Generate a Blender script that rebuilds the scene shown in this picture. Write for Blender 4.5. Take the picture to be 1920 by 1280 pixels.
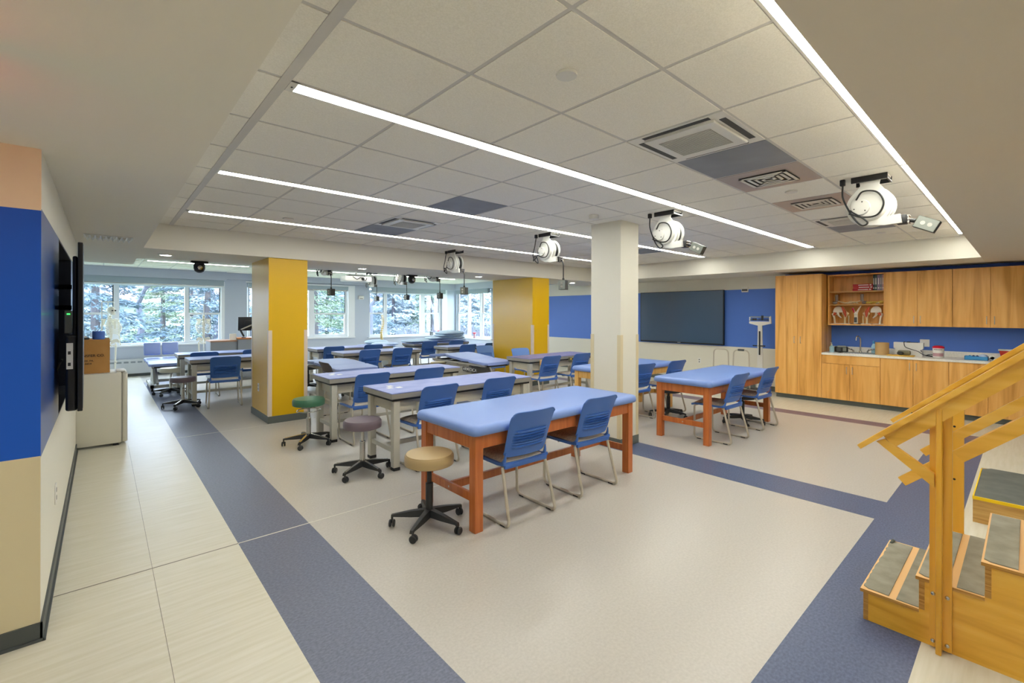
import bpy, bmesh, math, random
from mathutils import Vector, Matrix, Euler
random.seed(7)
PI = math.pi
S = bpy.context.scene
for o in list(bpy.data.objects): bpy.data.objects.remove(o)
C = S.collection
def R(d): return math.radians(d)

# ------------------------------------------------------------------ camera
YAW = 0.72796
CH = 1.56
cam = bpy.data.cameras.new('camera'); cam.sensor_width = 36.0; cam.lens = 862.4/1920*36.0
cam.shift_y = -(640-587.2)/1920.0; cam.clip_start = 0.05; cam.clip_end = 300
camo = bpy.data.objects.new('camera', cam); C.objects.link(camo)
fw = Vector((math.sin(YAW), math.cos(YAW), 0)); up = Vector((0, 0, 1)); rt = fw.cross(up)
rl = -0.0026
rt2 = rt*math.cos(rl)+up*math.sin(-rl); up2 = rt2.cross(fw)
M = Matrix((rt2, up2, -fw)).transposed().to_4x4(); M.translation = Vector((0, 0, CH))
camo.matrix_world = M
S.camera = camo
# ------------------------------------------------------------------ world / exposure
S.view_settings.view_transform = 'Standard'; S.view_settings.look = 'None'; S.view_settings.gamma = 1
S.view_settings.use_curve_mapping = False
S.view_settings.exposure = 0.74
w = bpy.data.worlds.new('sky'); S.world = w; w.use_nodes = True
nt = w.node_tree; nt.nodes.clear()
wo = nt.nodes.new('ShaderNodeOutputWorld'); bg = nt.nodes.new('ShaderNodeBackground')
tc = nt.nodes.new('ShaderNodeTexCoord'); nz = nt.nodes.new('ShaderNodeTexNoise'); rp = nt.nodes.new('ShaderNodeValToRGB')
nz.inputs['Scale'].default_value = 3.0; nz.inputs['Detail'].default_value = 5
rp.color_ramp.elements[0].position = .35; rp.color_ramp.elements[0].color = (.66, .79, 1.0, 1)
rp.color_ramp.elements[1].position = .68; rp.color_ramp.elements[1].color = (.93, .97, 1.0, 1)
nt.links.new(tc.outputs['Generated'], nz.inputs['Vector']); nt.links.new(nz.outputs['Fac'], rp.inputs['Fac'])
nt.links.new(rp.outputs['Color'], bg.inputs['Color']); nt.links.new(bg.outputs['Background'], wo.inputs['Surface'])
bg.inputs['Strength'].default_value = 9
STRIP = 18.5      # radiance of the LED ceiling strips
SPOT = 30.0       # radiance of the round downlights

# ------------------------------------------------------------------ materials
def hexc(h):
    h = h.lstrip('#'); v = [int(h[i:i+2], 16)/255 for i in (0, 2, 4)]
    return tuple(x/12.92 if x <= .04045 else ((x+.055)/1.055)**2.4 for x in v)+(1,)
MATS = {}
def mat(name, col, rough=.5, metal=0, spec=.5, emit=None, estr=0, noise=None, bump=None, coat=0, alpha=1, sheen=0):
    m = bpy.data.materials.new(name); m.use_nodes = True; n = m.node_tree; b = n.nodes['Principled BSDF']
    c = hexc(col) if isinstance(col, str) else col
    b.inputs['Base Color'].default_value = c; b.inputs['Roughness'].default_value = rough
    b.inputs['Metallic'].default_value = metal; b.inputs['Specular IOR Level'].default_value = spec
    if coat: b.inputs['Coat Weight'].default_value = coat; b.inputs['Coat Roughness'].default_value = .15
    if emit: b.inputs['Emission Color'].default_value = hexc(emit); b.inputs['Emission Strength'].default_value = estr
    if noise or bump:
        t = n.nodes.new('ShaderNodeTexCoord')
    if noise:   # (color2, scale(x,y,z), low, high, detail)
        c2, sc, lo, hi, det = noise
        mp = n.nodes.new('ShaderNodeMapping'); mp.inputs['Scale'].default_value = sc
        k = n.nodes.new('ShaderNodeTexNoise'); k.inputs['Scale'].default_value = 1; k.inputs['Detail'].default_value = det
        r = n.nodes.new('ShaderNodeValToRGB'); r.color_ramp.elements[0].position = lo; r.color_ramp.elements[1].position = hi
        r.color_ramp.elements[0].color = c; r.color_ramp.elements[1].color = hexc(c2)
        n.links.new(t.outputs['Object'], mp.inputs['Vector']); n.links.new(mp.outputs['Vector'], k.inputs['Vector'])
        n.links.new(k.outputs['Fac'], r.inputs['Fac']); n.links.new(r.outputs['Color'], b.inputs['Base Color'])
    if bump:    # (scale, strength, distance)
        k2 = n.nodes.new('ShaderNodeTexNoise'); k2.inputs['Scale'].default_value = bump[0]; k2.inputs['Detail'].default_value = 3
        bp = n.nodes.new('ShaderNodeBump'); bp.inputs['Strength'].default_value = bump[1]; bp.inputs['Distance'].default_value = bump[2]
        n.links.new(t.outputs['Object'], k2.inputs['Vector']); n.links.new(k2.outputs['Fac'], bp.inputs['Height'])
        n.links.new(bp.outputs['Normal'], b.inputs['Normal'])
    MATS[name] = m
    return m
def woodmat(name, c1, c2, c3, scale=(1, 1, 1), rough=.4, coat=0.0):
    m = bpy.data.materials.new(name); m.use_nodes = True; n = m.node_tree; b = n.nodes['Principled BSDF']
    t = n.nodes.new('ShaderNodeTexCoord'); mp = n.nodes.new('ShaderNodeMapping'); mp.inputs['Scale'].default_value = scale
    k = n.nodes.new('ShaderNodeTexNoise'); k.inputs['Scale'].default_value = 1; k.inputs['Detail'].default_value = 6; k.inputs['Distortion'].default_value = .6
    r = n.nodes.new('ShaderNodeValToRGB'); e = r.color_ramp.elements
    e[0].position = .3; e[0].color = hexc(c1); e[1].position = .72; e[1].color = hexc(c3); q = e.new(.5); q.color = hexc(c2)
    n.links.new(t.outputs['Object'], mp.inputs['Vector']); n.links.new(mp.outputs['Vector'], k.inputs['Vector'])
    n.links.new(k.outputs['Fac'], r.inputs['Fac']); n.links.new(r.outputs['Color'], b.inputs['Base Color'])
    b.inputs['Roughness'].default_value = rough
    if coat: b.inputs['Coat Weight'].default_value = coat; b.inputs['Coat Roughness'].default_value = .2
    MATS[name] = m
    return m
def M_(n): return MATS[n]

mat('paint_white', '#ebe9e2', .55); mat('paint_cream', '#e2dfd1', .5); mat('soffit', '#e4e0d3', .8)
mat('soffit_brown', '#dcd3c4', .8)
mat('paint_grey', '#bcc5d2', .6); mat('window_trim', '#e9edf0', .35); mat('blind', '#a3b2bb', .7)
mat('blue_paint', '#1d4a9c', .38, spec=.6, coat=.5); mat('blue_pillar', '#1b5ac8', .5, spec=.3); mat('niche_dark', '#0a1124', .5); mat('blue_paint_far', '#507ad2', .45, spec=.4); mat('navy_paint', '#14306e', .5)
mat('tan_paint', '#ecd6ba', .6); mat('beige_paint', '#d4c8a6', .55)
mat('yellow_paint', '#e0b200', .4, spec=.45, coat=.22)
mat('beige_guard', '#d8cba6', .45); mat('pink_guard', '#dccbb8', .45)
mat('base_grey', '#5f6662', .5); mat('base_dark', '#4a4f50', .45)
mat('floor_cream', '#cdc8b4', .34, noise=('#dad6c8', (3, 40, 1), .35, .75, 8), bump=(180, .04, .002))
mat('floor_beige', '#b2ada5', .3, noise=('#beb9b1', (70, 70, 1), .3, .7, 8), bump=(180, .04, .002))
mat('floor_blue', '#575e74', .36, noise=('#6e758c', (60, 90, 1), .35, .7, 8), bump=(180, .05, .002))
mat('floor_navy', '#43506f', .38, noise=('#5b6786', (60, 90, 1), .35, .7, 8))
mat('floor_maroon', '#6a5566', .4, noise=('#7b6878', (60, 90, 1), .35, .7, 8))
mat('seam_light', '#dcd9cd', .4); mat('seam_dark', '#7d776b', .5)
mat('tile', '#f0ede3', .85, noise=('#e6e3d8', (160, 160, 160), .35, .65, 3), bump=(260, .35, .004))
mat('tee', '#c6c4c0', .45); mat('tile_grey', '#8b9099', .6, noise=('#7d828a', (3, 3, 3), .3, .7, 2))
mat('diffuser_panel', '#a59a97', .45, noise=('#c0a898', (1.2, 1.2, 1), .35, .65, 2))
mat('white_metal', '#d9d8d2', .35); mat('grille_dark', '#3b3c3a', .6); mat('grille_mid', '#8f8c82', .55)
mat('red_lit', '#ff2010', .4, emit='#ff2818', estr=3.5); mat('led', '#ffffff', .5, emit='#fcfbf1', estr=STRIP); mat('spot', '#ffffff', .5, emit='#fcfbf1', estr=SPOT)
woodmat('cab_wood', '#cc903f', '#e8ac5a', '#f3c070', (13, 13, .9), .38)
woodmat('cab_wood_h', '#cc903f', '#e8ac5a', '#f3c070', (13, 6, 1.2), .38)
mat('cab_edge', '#b58b4e', .5)
woodmat('cherry', '#b05c2a', '#bf6a30', '#ca773c', (30, 30, 2.5), .35, .3)
woodmat('maple', '#d8a24e', '#e2b060', '#e9bd72', (30, 30, 2.5), .4, .2)
woodmat('stair_wood', '#d89c22', '#ebb236', '#f6c650', (3, 1.6, 16), .33, .4)
woodmat('stair_post', '#d6981c', '#e6aa2e', '#f0ba46', (14, 14, 1.2), .33, .4)
woodmat('stair_rail', '#dca22c', '#ebb33e', '#f4c358', (14, 1.5, 14), .33, .4)
woodmat('oak', '#a9803f', '#c39a55', '#d2ad6b', (6, 2, 50), .4)
mat('ply_edge', '#a8752c', .5, noise=('#c69548', (2, 2, 160), .4, .6, 2))
mat('bare_wood', '#e3b679', .5); mat('tread_rubber', '#7f7c6d', .8, noise=('#949181', (12, 12, 12), .35, .7, 8), bump=(60, .2, .004))
mat('platform_rubber', '#4f544f', .6, noise=('#61665f', (9, 9, 9), .35, .7, 6)); mat('yellow_edge', '#f0c800', .5)
mat('chair_blue', '#3f6cba', .4, spec=.5); mat('chair_light_blue', '#6088cc', .42); mat('chair_dark', '#3c4664', .45)
mat('chair_fabric', '#a4988a', .9, noise=('#c2b7a6', (40, 120, 60), .4, .6, 4), bump=(150, .3, .003)); mat('pad_edge', '#cfcabc', .8)
mat('chrome', '#c8c6c0', .25, metal=1); mat('silver_tube', '#c9c2b3', .38, metal=.45)
mat('vinyl_blue', '#7593d3', .36, spec=.55, bump=(90, .06, .003)); mat('vinyl_pale', '#8ea3dd', .4, spec=.5)
mat('vinyl_lilac', '#7f8cc6', .45, noise=('#99a3d2', (5, 8, 5), .3, .7, 4)); mat('vinyl_plum', '#6d6a9a', .45, noise=('#7b7fb4', (5, 8, 5), .3, .7, 4))
mat('table_edge', '#96938a', .5); mat('table_beige', '#cbc5b0', .5); mat('table_frame', '#c2c0b4', .45); mat('rubber_black', '#1d1d1f', .6)
mat('plastic_black', '#16171a', .4); mat('stool_black', '#26282a', .42); mat('screw', '#b9b3a5', .35, metal=.8)
mat('tan_vinyl', '#b49c70', .38); mat('purple_vinyl', '#6d6069', .42); mat('green_vinyl', '#3d6f54', .4); mat('cream_vinyl', '#d8d3bd', .42)
mat('black_vinyl', '#22282a', .4); mat('yellowish_vinyl', '#dfcb98', .45)
mat('reel_white', '#dcdcd6', .4); mat('cord', '#232423', .55); mat('box_steel', '#8b9089', .35, metal=.6); mat('box_dark', '#3a3d3b', .5)
mat('screen', '#355270', .3, spec=.7, coat=.5); mat('tv_black', '#0b0d14', .35); mat('green_led', '#30ff50', .4, emit='#30ff50', estr=2.5)  # screen: bluish window reflection put into the base colour
mat('cardboard', '#b98546', .85, noise=('#c08f50', (8, 8, 8), .3, .7, 3)); mat('ink', '#2b2320', .8); mat('craft', '#c2955d', .85)
mat('fridge', '#d2cfc0', .4); mat('fridge_gap', '#8f8d82', .6)
mat('counter', '#efede5', .35, noise=('#e4e2d8', (60, 60, 60), .4, .7, 4)); mat('white_plastic', '#e4e3dd', .4)
mat('red_plastic', '#c4291c', .4); mat('lid_red', '#cf1036', .4); mat('book_red', '#b3161d', .5); mat('book_white', '#d9d3cc', .6)
mat('book_green', '#3f574f', .5); mat('book_grey', '#77808a', .5); mat('book_mauve', '#8e7890', .5); mat('book_pink', '#b58c92', .5)
mat('bone', '#dccba3', .6); mat('bone_white', '#e6e2d2', .6); mat('bone_yellow', '#cfb64e', .55); mat('muscle', '#c6583a', .55); mat('joint_grey', '#8a8078', .6)
mat('sky_blue_plastic', '#3f97d3', .4); mat('soap', '#a7cfe0', .2); mat('drum', '#c3a06a', .7); mat('pillow', '#a9c0d6', .8, bump=(14, .5, .02))
mat('pillow_light', '#b5caea', .8, bump=(14, .5, .02)); mat('tray', '#d3a838', .5); mat('desk_grey', '#8d949c', .6); mat('desk_top', '#b08468', .5)
mat('desk_orange', '#b8722c', .5); mat('heater', '#c9cdd0', .45); mat('heater_slot', '#8a9298', .6); mat('olive', '#77745a', .6)
mat('grass', '#52683f', .95, noise=('#768a5c', (.5, .5, .5), .3, .7, 6)); mat('asphalt', '#6f757c', .9)
mat('haze_needles', '#8d9aa5', .9, noise=('#aab5bd', (1.2, 1.2, 1.2), .3, .7, 4))  # far foliage paled, aerial haze put into the colour
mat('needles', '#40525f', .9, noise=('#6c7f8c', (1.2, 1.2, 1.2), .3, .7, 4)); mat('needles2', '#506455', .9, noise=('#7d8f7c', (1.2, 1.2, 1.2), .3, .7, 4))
mat('bark', '#4c4a50', .9); mat('bark_pale', '#5d6070', .9); mat('house', '#8b929c', .8); mat('house_roof', '#6a6670', .8); mat('twig', '#5f6270', .9)
def glassmat():
    m = bpy.data.materials.new('glass'); m.use_nodes = True; n = m.node_tree; n.nodes.clear()
    o = n.nodes.new('ShaderNodeOutputMaterial'); mx = n.nodes.new('ShaderNodeMixShader'); tr = n.nodes.new('ShaderNodeBsdfTransparent')
    gl = n.nodes.new('ShaderNodeBsdfGlossy'); gl.inputs['Roughness'].default_value = .02; lw_ = n.nodes.new('ShaderNodeLayerWeight'); pw = n.nodes.new('ShaderNodeMath'); pw.operation = 'POWER'; pw.inputs[1].default_value = 4
    f = n.nodes.new('ShaderNodeMath'); f.operation = 'MULTIPLY_ADD'; f.inputs[1].default_value = .6; f.inputs[2].default_value = .045; n.links.new(lw_.outputs['Facing'], pw.inputs[0]); n.links.new(pw.outputs[0], f.inputs[0])
    tr.inputs['Color'].default_value = (.93, .97, 1, 1)
    n.links.new(f.outputs[0], mx.inputs['Fac']); n.links.new(tr.outputs['BSDF'], mx.inputs[1]); n.links.new(gl.outputs['BSDF'], mx.inputs[2])
    n.links.new(mx.outputs['Shader'], o.inputs['Surface']); MATS['glass'] = m
glassmat()

# ------------------------------------------------------------------ mesh helpers
class MB:
    def __init__(s, *mats): s.bm = bmesh.new(); s.mats = list(mats)
    def mi(s, m):
        if m is None: return 0
        if m not in s.mats: s.mats.append(m)
        return s.mats.index(m)
    def _tag(s, faces, m):
        i = s.mi(m)
        for f in faces: f.material_index = i
    def box(s, x0, y0, z0, x1, y1, z1, m=None, bev=0, seg=2):
        x0, x1 = min(x0, x1), max(x0, x1); y0, y1 = min(y0, y1), max(y0, y1); z0, z1 = min(z0, z1), max(z0, z1)
        old = set(s.bm.faces) if bev else None
        v = [s.bm.verts.new(p) for p in ((x0, y0, z0), (x1, y0, z0), (x1, y1, z0), (x0, y1, z0), (x0, y0, z1), (x1, y0, z1), (x1, y1, z1), (x0, y1, z1))]
        fs = [s.bm.faces.new([v[i] for i in q]) for q in ((3, 2, 1, 0), (4, 5, 6, 7), (0, 1, 5, 4), (1, 2, 6, 5), (2, 3, 7, 6), (3, 0, 4, 7))]
        if bev:
            es = list({e for q in v for e in q.link_edges})
            bmesh.ops.bevel(s.bm, geom=es, offset=bev, segments=seg, profile=.5, affect='EDGES')
            fs = [q for q in s.bm.faces if q not in old]
        s._tag(fs, m)
        return s
    def _new(s): s.bm.faces.index_update(); s._n = len(s.bm.faces)
    def _end(s, m, M=None, vstart=None):
        s.bm.faces.ensure_lookup_table(); s._tag(s.bm.faces[s._n:], m)
    def prism(s, pts, axis, a, b, m=None):
        # pts: 2D outline; axis: 'x','y','z' extrude from a to b
        def P(p, t):
            return {'x': (t, p[0], p[1]), 'y': (p[0], t, p[1]), 'z': (p[0], p[1], t)}[axis]
        s._new()
        va = [s.bm.verts.new(P(p, a)) for p in pts]; vb = [s.bm.verts.new(P(p, b)) for p in pts]
        n = len(pts)
        fs = [s.bm.faces.new(va), s.bm.faces.new(vb[::-1])]
        for i in range(n): fs.append(s.bm.faces.new((va[i], vb[i], vb[(i+1) % n], va[(i+1) % n])))
        s._tag(fs, m); return s
    def bar(s, p, q, w_, h_, m=None, upv=None):
        # rectangular bar from p to q
        p = Vector(p); q = Vector(q); d = (q-p).normalized(); u = Vector(upv) if upv else Vector((0, 0, 1))
        if abs(d.dot(u)) > .98: u = Vector((0, 1, 0))
        sx = d.cross(u).normalized(); sy = sx.cross(d).normalized()
        vs = []
        for c in (p, q):
            for a, b in ((-1, -1), (1, -1), (1, 1), (-1, 1)): vs.append(s.bm.verts.new(c+sx*a*w_/2+sy*b*h_/2))
        fs = [s.bm.faces.new(vs[0:4][::-1]), s.bm.faces.new(vs[4:8])]
        for i in range(4): j = (i+1) % 4; fs.append(s.bm.faces.new((vs[i], vs[j], vs[4+j], vs[4+i])))
        s._tag(fs, m); return s
    def tube(s, pts, r, m=None, n=10, closed=False):
        pts = [Vector(p) for p in pts]; N = len(pts); rings = []
        rr = r if isinstance(r, (list, tuple)) else [r]*N
        prev = None
        for i, p in enumerate(pts):
            if closed: t = (pts[(i+1) % N]-pts[i-1]).normalized()
            else:
                a = pts[max(i-1, 0)]; b = pts[min(i+1, N-1)]; t = (b-a).normalized()
            if prev is None:
                u = Vector((0, 0, 1)) if abs(t.z) < .9 else Vector((1, 0, 0)); u = (u-t*u.dot(t)).normalized()
            else:
                u = prev-t*prev.dot(t); u = u.normalized() if u.length > 1e-6 else Vector((1, 0, 0))
            prev = u; v = t.cross(u)
            rings.append([s.bm.verts.new(p+(u*math.cos(2*PI*k/n)+v*math.sin(2*PI*k/n))*rr[i]) for k in range(n)])
        fs = []
        for i in range(N if closed else N-1):
            A = rings[i]; B = rings[(i+1) % N]
            for k in range(n): fs.append(s.bm.faces.new((A[k], A[(k+1) % n], B[(k+1) % n], B[k])))
        if not closed: fs.append(s.bm.faces.new(rings[0][::-1])); fs.append(s.bm.faces.new(rings[-1]))
        s._tag(fs, m); return s
    def lathe(s, prof, c=(0, 0, 0), axis='z', n=24, m=None):
        # prof: list of (radius, height)
        c = Vector(c); rings = []
        def P(r, h, a):
            x, y = r*math.cos(a), r*math.sin(a)
            return c+Vector({'z': (x, y, h), 'x': (h, x, y), 'y': (y, h, x)}[axis])
        for (r, h) in prof:
            rings.append([s.bm.verts.new(P(r, h, 2*PI*k/n)) for k in range(n)] if r > 1e-6 else [s.bm.verts.new(P(0, h, 0))])
        fs = []
        for A, B in zip(rings, rings[1:]):
            for k in range(n):
                j = (k+1) % n
                if len(A) == 1 and len(B) == 1: continue
                if len(A) == 1: fs.append(s.bm.faces.new((A[0], B[j], B[k])))
                elif len(B) == 1: fs.append(s.bm.faces.new((A[k], A[j], B[0])))
                else: fs.append(s.bm.faces.new((A[k], A[j], B[j], B[k])))
        if len(rings[0]) > 1: fs.append(s.bm.faces.new(rings[0][::-1]))
        if len(rings[-1]) > 1: fs.append(s.bm.faces.new(rings[-1]))
        s._tag(fs, m); return s
    def ball(s, c, r, m=None, sc=(1, 1, 1), n=12):
        prof = [(r*math.sin(PI*i/n), -r*math.cos(PI*i/n)) for i in range(n+1)]
        old = set(s.bm.verts); s.lathe([(max(a, 0) if 0 < i < n else 0, b) for i, (a, b) in enumerate(prof)], (0, 0, 0), 'z', n*2, m)
        for v in [q for q in s.bm.verts if q not in old]: v.co = Vector((c[0]+v.co.x*sc[0], c[1]+v.co.y*sc[1], c[2]+v.co.z*sc[2]))
        return s
    def grid(s, fn, nu, nv, m=None, closed_u=False):
        vs = [[s.bm.verts.new(fn(i/nu, j/nv)) for j in range(nv+1)] for i in range(nu if closed_u else nu+1)]
        fs = []
        for i in range(nu):
            for j in range(nv):
                a = vs[i]; b = vs[(i+1) % len(vs)] if closed_u else vs[i+1]
                fs.append(s.bm.faces.new((a[j], b[j], b[j+1], a[j+1])))
        s._tag(fs, m); return s
    def xf(s, M):
        bmesh.ops.transform(s.bm, matrix=M, verts=s.bm.verts); return s
    def build(s, name, m=None, parent=None, smooth=30, loc=None, solid=0):
        if m and m not in s.mats[:1]: s.mats = ([m] if not s.mats else [m]+s.mats[1:] if s.mats[0] in (None, m) else s.mats)
        if solid:
            bmesh.ops.recalc_face_normals(s.bm, faces=s.bm.faces)
            bmesh.ops.solidify(s.bm, geom=list(s.bm.faces), thickness=solid)
        bmesh.ops.recalc_face_normals(s.bm, faces=s.bm.faces)
        me = bpy.data.meshes.new(name); s.bm.to_mesh(me); s.bm.free()
        for q in s.mats: me.materials.append(M_(q) if isinstance(q, str) else q)
        if smooth:
            me.polygons.foreach_set('use_smooth', [True]*len(me.polygons)); me.set_sharp_from_angle(angle=R(smooth))
        o = bpy.data.objects.new(name, me); C.objects.link(o)
        if parent: o.parent = parent
        if loc: o.location = loc
        return o
def nb(m): return MB(m)
def tag(o, label=None, cat=None, group=None, kind=None):
    if label: o['label'] = label
    if cat: o['category'] = cat
    if group: o['group'] = group
    if kind: o['kind'] = kind
    return o
def thing(name, label, cat, loc=(0, 0, 0), rz=0, group=None):
    o = bpy.data.objects.new(name, None); C.objects.link(o); o.empty_display_size = .1
    o.location = loc; o.rotation_euler = (0, 0, rz)
    return tag(o, label, cat, group)
def struct(o): o['kind'] = 'structure'; return o
def copytree(o, parent=None):
    c = o.copy(); C.objects.link(c)
    if parent: c.parent = parent
    for ch in list(o.children): copytree(ch, c)
    return c
def dup(root, label, loc, rz=None, group=None, name=None):
    c = copytree(root); c.location = loc
    if rz is not None: c.rotation_euler = (0, 0, rz)
    c['label'] = label
    if group: c['group'] = group
    return c
def text(body, size, name, m, parent, loc, rot, align='LEFT', ext=.001):
    cu = bpy.data.curves.new(name, 'FONT'); cu.body = body; cu.size = size; cu.extrude = ext; cu.align_x = align; cu.align_y = 'CENTER'; cu.offset = size*.012
    t = bpy.data.objects.new(name, cu); C.objects.link(t)
    dg = bpy.context.evaluated_depsgraph_get(); dg.update()
    me = bpy.data.meshes.new_from_object(t.evaluated_get(dg)); bpy.data.objects.remove(t)
    me.materials.clear(); me.materials.append(M_(m))
    o = bpy.data.objects.new(name, me); C.objects.link(o); o.parent = parent; o.location = loc; o.rotation_euler = rot
    return o
def arc(c, r, a0, a1, n, plane='xy', k=0):
    out = []
    for i in range(n+1):
        a = a0+(a1-a0)*i/n; x, y = r*math.cos(a), r*math.sin(a)
        out.append(Vector(c)+Vector({'xy': (x, y, 0), 'yz': (0, x, y), 'xz': (x, 0, y)}[plane]))
    return out
def smoothpath(pts, n=6):
    P = [Vector(p) for p in pts]; P = [P[0]*2-P[1]]+P+[P[-1]*2-P[-2]]; out = []
    for i in range(1, len(P)-2):
        for k in range(n):
            t = k/n; a, b, c, d = P[i-1], P[i], P[i+1], P[i+2]
            out.append(.5*((2*b)+(c-a)*t+(2*a-5*b+4*c-d)*t*t+(3*b-a-3*c+d)*t**3))
    out.append(P[-2]); return out
def fillet(pts, r, n=5):
    P = [Vector(p) for p in pts]; out = [P[0]]
    for i in range(1, len(P)-1):
        a = (P[i-1]-P[i]); b = (P[i+1]-P[i]); ra = min(r, a.length*.45, b.length*.45)
        A = P[i]+a.normalized()*ra; B = P[i]+b.normalized()*ra
        for k in range(n+1):
            t = k/n; out.append(A*(1-t)**2+P[i]*2*t*(1-t)+B*t*t)
    out.append(P[-1]); return out

# ================================================================== SETTING
ZS, ZC = 2.335, 2.65      # soffit and tile ceiling heights
XW, YW = 10.1, 14.6       # right wall, window wall
XL = -.217                # left wall
# ---- floor (one sheet with inlaid bands)
f = MB('floor_beige')
def quad(x0, y0, x1, y1, m, z=0):
    vs = [f.bm.verts.new(p) for p in ((x0, y0, z), (x1, y0, z), (x1, y1, z), (x0, y1, z))]
    f._tag([f.bm.faces.new(vs)], m)
YB = -3.4
quad(-4.2, YB, .69, YW, 'floor_cream')
quad(.69, .778, 1.15, 13.07, 'floor_blue'); quad(.69, 13.07, XW, YW, 'floor_beige')
quad(.69, .336, 8.06, .778, 'floor_navy'); quad(.69, YB, XW, .336, 'floor_cream')
quad(1.15, .778, 4.405, 13.07, 'floor_beige'); quad(4.405, .778, 4.865, 13.07, 'floor_navy')
quad(4.865, .778, 8.06, 13.07, 'floor_beige'); quad(8.06, .336, 8.36, 13.07, 'floor_maroon'); quad(8.36, .336, XW, 13.07, 'floor_cream')
flo = struct(f.build('floor', smooth=0))
s = MB('seam_dark'); s.box(XL, 3.546, 0, .69, 3.553, .0012); s.box(.69, 3.545, 0, 4.49, 3.555, .0012, 'seam_light')
s.box(.69, 7.03, 0, 4.4, 7.037, .0012, 'seam_light'); s.box(.231, -1, 0, .233, 7.0, .0008, 'seam_dark')
struct(s.build('trim_1', smooth=0))
# ---- walls
def wallbox(name, *a, m='paint_white'):
    return struct(MB(m).box(*a).build(name, smooth=0))
# right wall : white below, blue band, cream above
wr = MB('paint_cream')
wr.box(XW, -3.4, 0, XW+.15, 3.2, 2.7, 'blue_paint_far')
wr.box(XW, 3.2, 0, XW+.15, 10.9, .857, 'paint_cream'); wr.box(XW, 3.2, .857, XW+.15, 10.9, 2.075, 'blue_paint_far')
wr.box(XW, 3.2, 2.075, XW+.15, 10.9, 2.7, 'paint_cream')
RY0, RY1, RZ0, RZ1 = 12.42, 14.52, .62, 2.4
wr.box(XW, 10.9, 0, XW+.15, RY0, 2.7, 'paint_grey'); wr.box(XW, RY0, 0, XW+.15, YW+.15, RZ0, 'paint_grey')
wr.box(XW, RY0, RZ1, XW+.15, YW+.15, 2.7, 'paint_grey'); wr.box(XW, RY1, RZ0, XW+.15, YW+.15, RZ1, 'paint_grey')
struct(wr.build('wall_right', smooth=0))
# window wall with three openings
W1 = (-1.5, 2.45, .72, 2.40); W2 = (3.04, 6.12, .76, 2.40); W3 = (6.65, 9.52, .72, 2.40)
ww = MB('paint_grey')
xs = [-4.2, W1[0], W1[1], W2[0], W2[1], W3[0], W3[1], XW+.15]
for i in range(0, 8, 2): ww.box(xs[i], YW, 0, xs[i+1], YW+.25, 2.7)
for W in (W1, W2, W3):
    ww.box(W[0], YW, 0, W[1], YW+.25, W[2]); ww.box(W[0], YW, W[3], W[1], YW+.25, 2.7)
struct(ww.build('wall_back', smooth=0))
# left wall with recess, pillar end, blue band
wl = MB('paint_cream')
NY0, NY1, NZ0, NZ1 = 4.32, 5.95, .86, 2.05
def lw(y0, y1, z0, z1, m, x0=XL-.35): wl.box(x0, y0, z0, XL, y1, z1, m)
lw(3.13, 7.08, 0, .868, 'paint_cream'); lw(3.13, 7.08, 2.052, 2.4, 'paint_cream')
lw(3.13, NY0, .868, 2.052, 'blue_paint'); lw(NY1, 7.08, .868, 2.052, 'blue_paint')
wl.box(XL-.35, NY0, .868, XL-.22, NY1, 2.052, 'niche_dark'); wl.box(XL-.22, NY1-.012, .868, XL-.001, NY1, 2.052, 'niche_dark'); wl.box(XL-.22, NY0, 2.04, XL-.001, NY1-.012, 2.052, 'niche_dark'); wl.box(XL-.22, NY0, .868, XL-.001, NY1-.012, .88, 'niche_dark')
# end face toward the camera: tan / blue / beige skin panels
wl.box(-4.2, 3.128, 0, XL, 3.13, .875, 'beige_paint'); wl.box(-4.2, 3.128, .875, XL, 3.13, 2.043, 'blue_pillar'); wl.box(-4.2, 3.128, 2.043, XL, 3.13, 2.4, 'tan_paint')
wl.box(-4.2, 3.13, 0, XL-.35, 7.08, 2.4, 'paint_cream')
struct(wl.build('wall_left', smooth=0))
wallbox('wall_left_far', -4.35, 7.0, 0, -1.5, YW, 2.7, m='paint_grey')
wallbox('wall_left_near', -4.35, -3.4, 0, -4.2, 3.14, 2.4, m='paint_cream')
wallbox('wall_front', -4.35, -3.55, 0, XW+.15, -3.4, 2.7, m='paint_cream')
# baseboards
b = MB('base_dark'); b.box(-4.2, 3.118, 0, XL+.008, 3.128, .085); b.box(XL, 3.118, 0, XL+.01, 7.08, .085); b.box(-4.2, 3.108, 0, XL+.014, 3.118, .012); b.box(XL+.01, 3.108, 0, XL+.02, 7.08, .012)
struct(b.build('baseboard_left', smooth=0))
b = MB('base_grey'); b.box(XW-.01, 3.2, 0, XW, YW, .1); struct(b.build('baseboard_right', smooth=0))
b = MB('base_grey'); b.box(-1.5, YW-.01, 0, XW, YW, .1); struct(b.build('baseboard_back', smooth=0))
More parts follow.
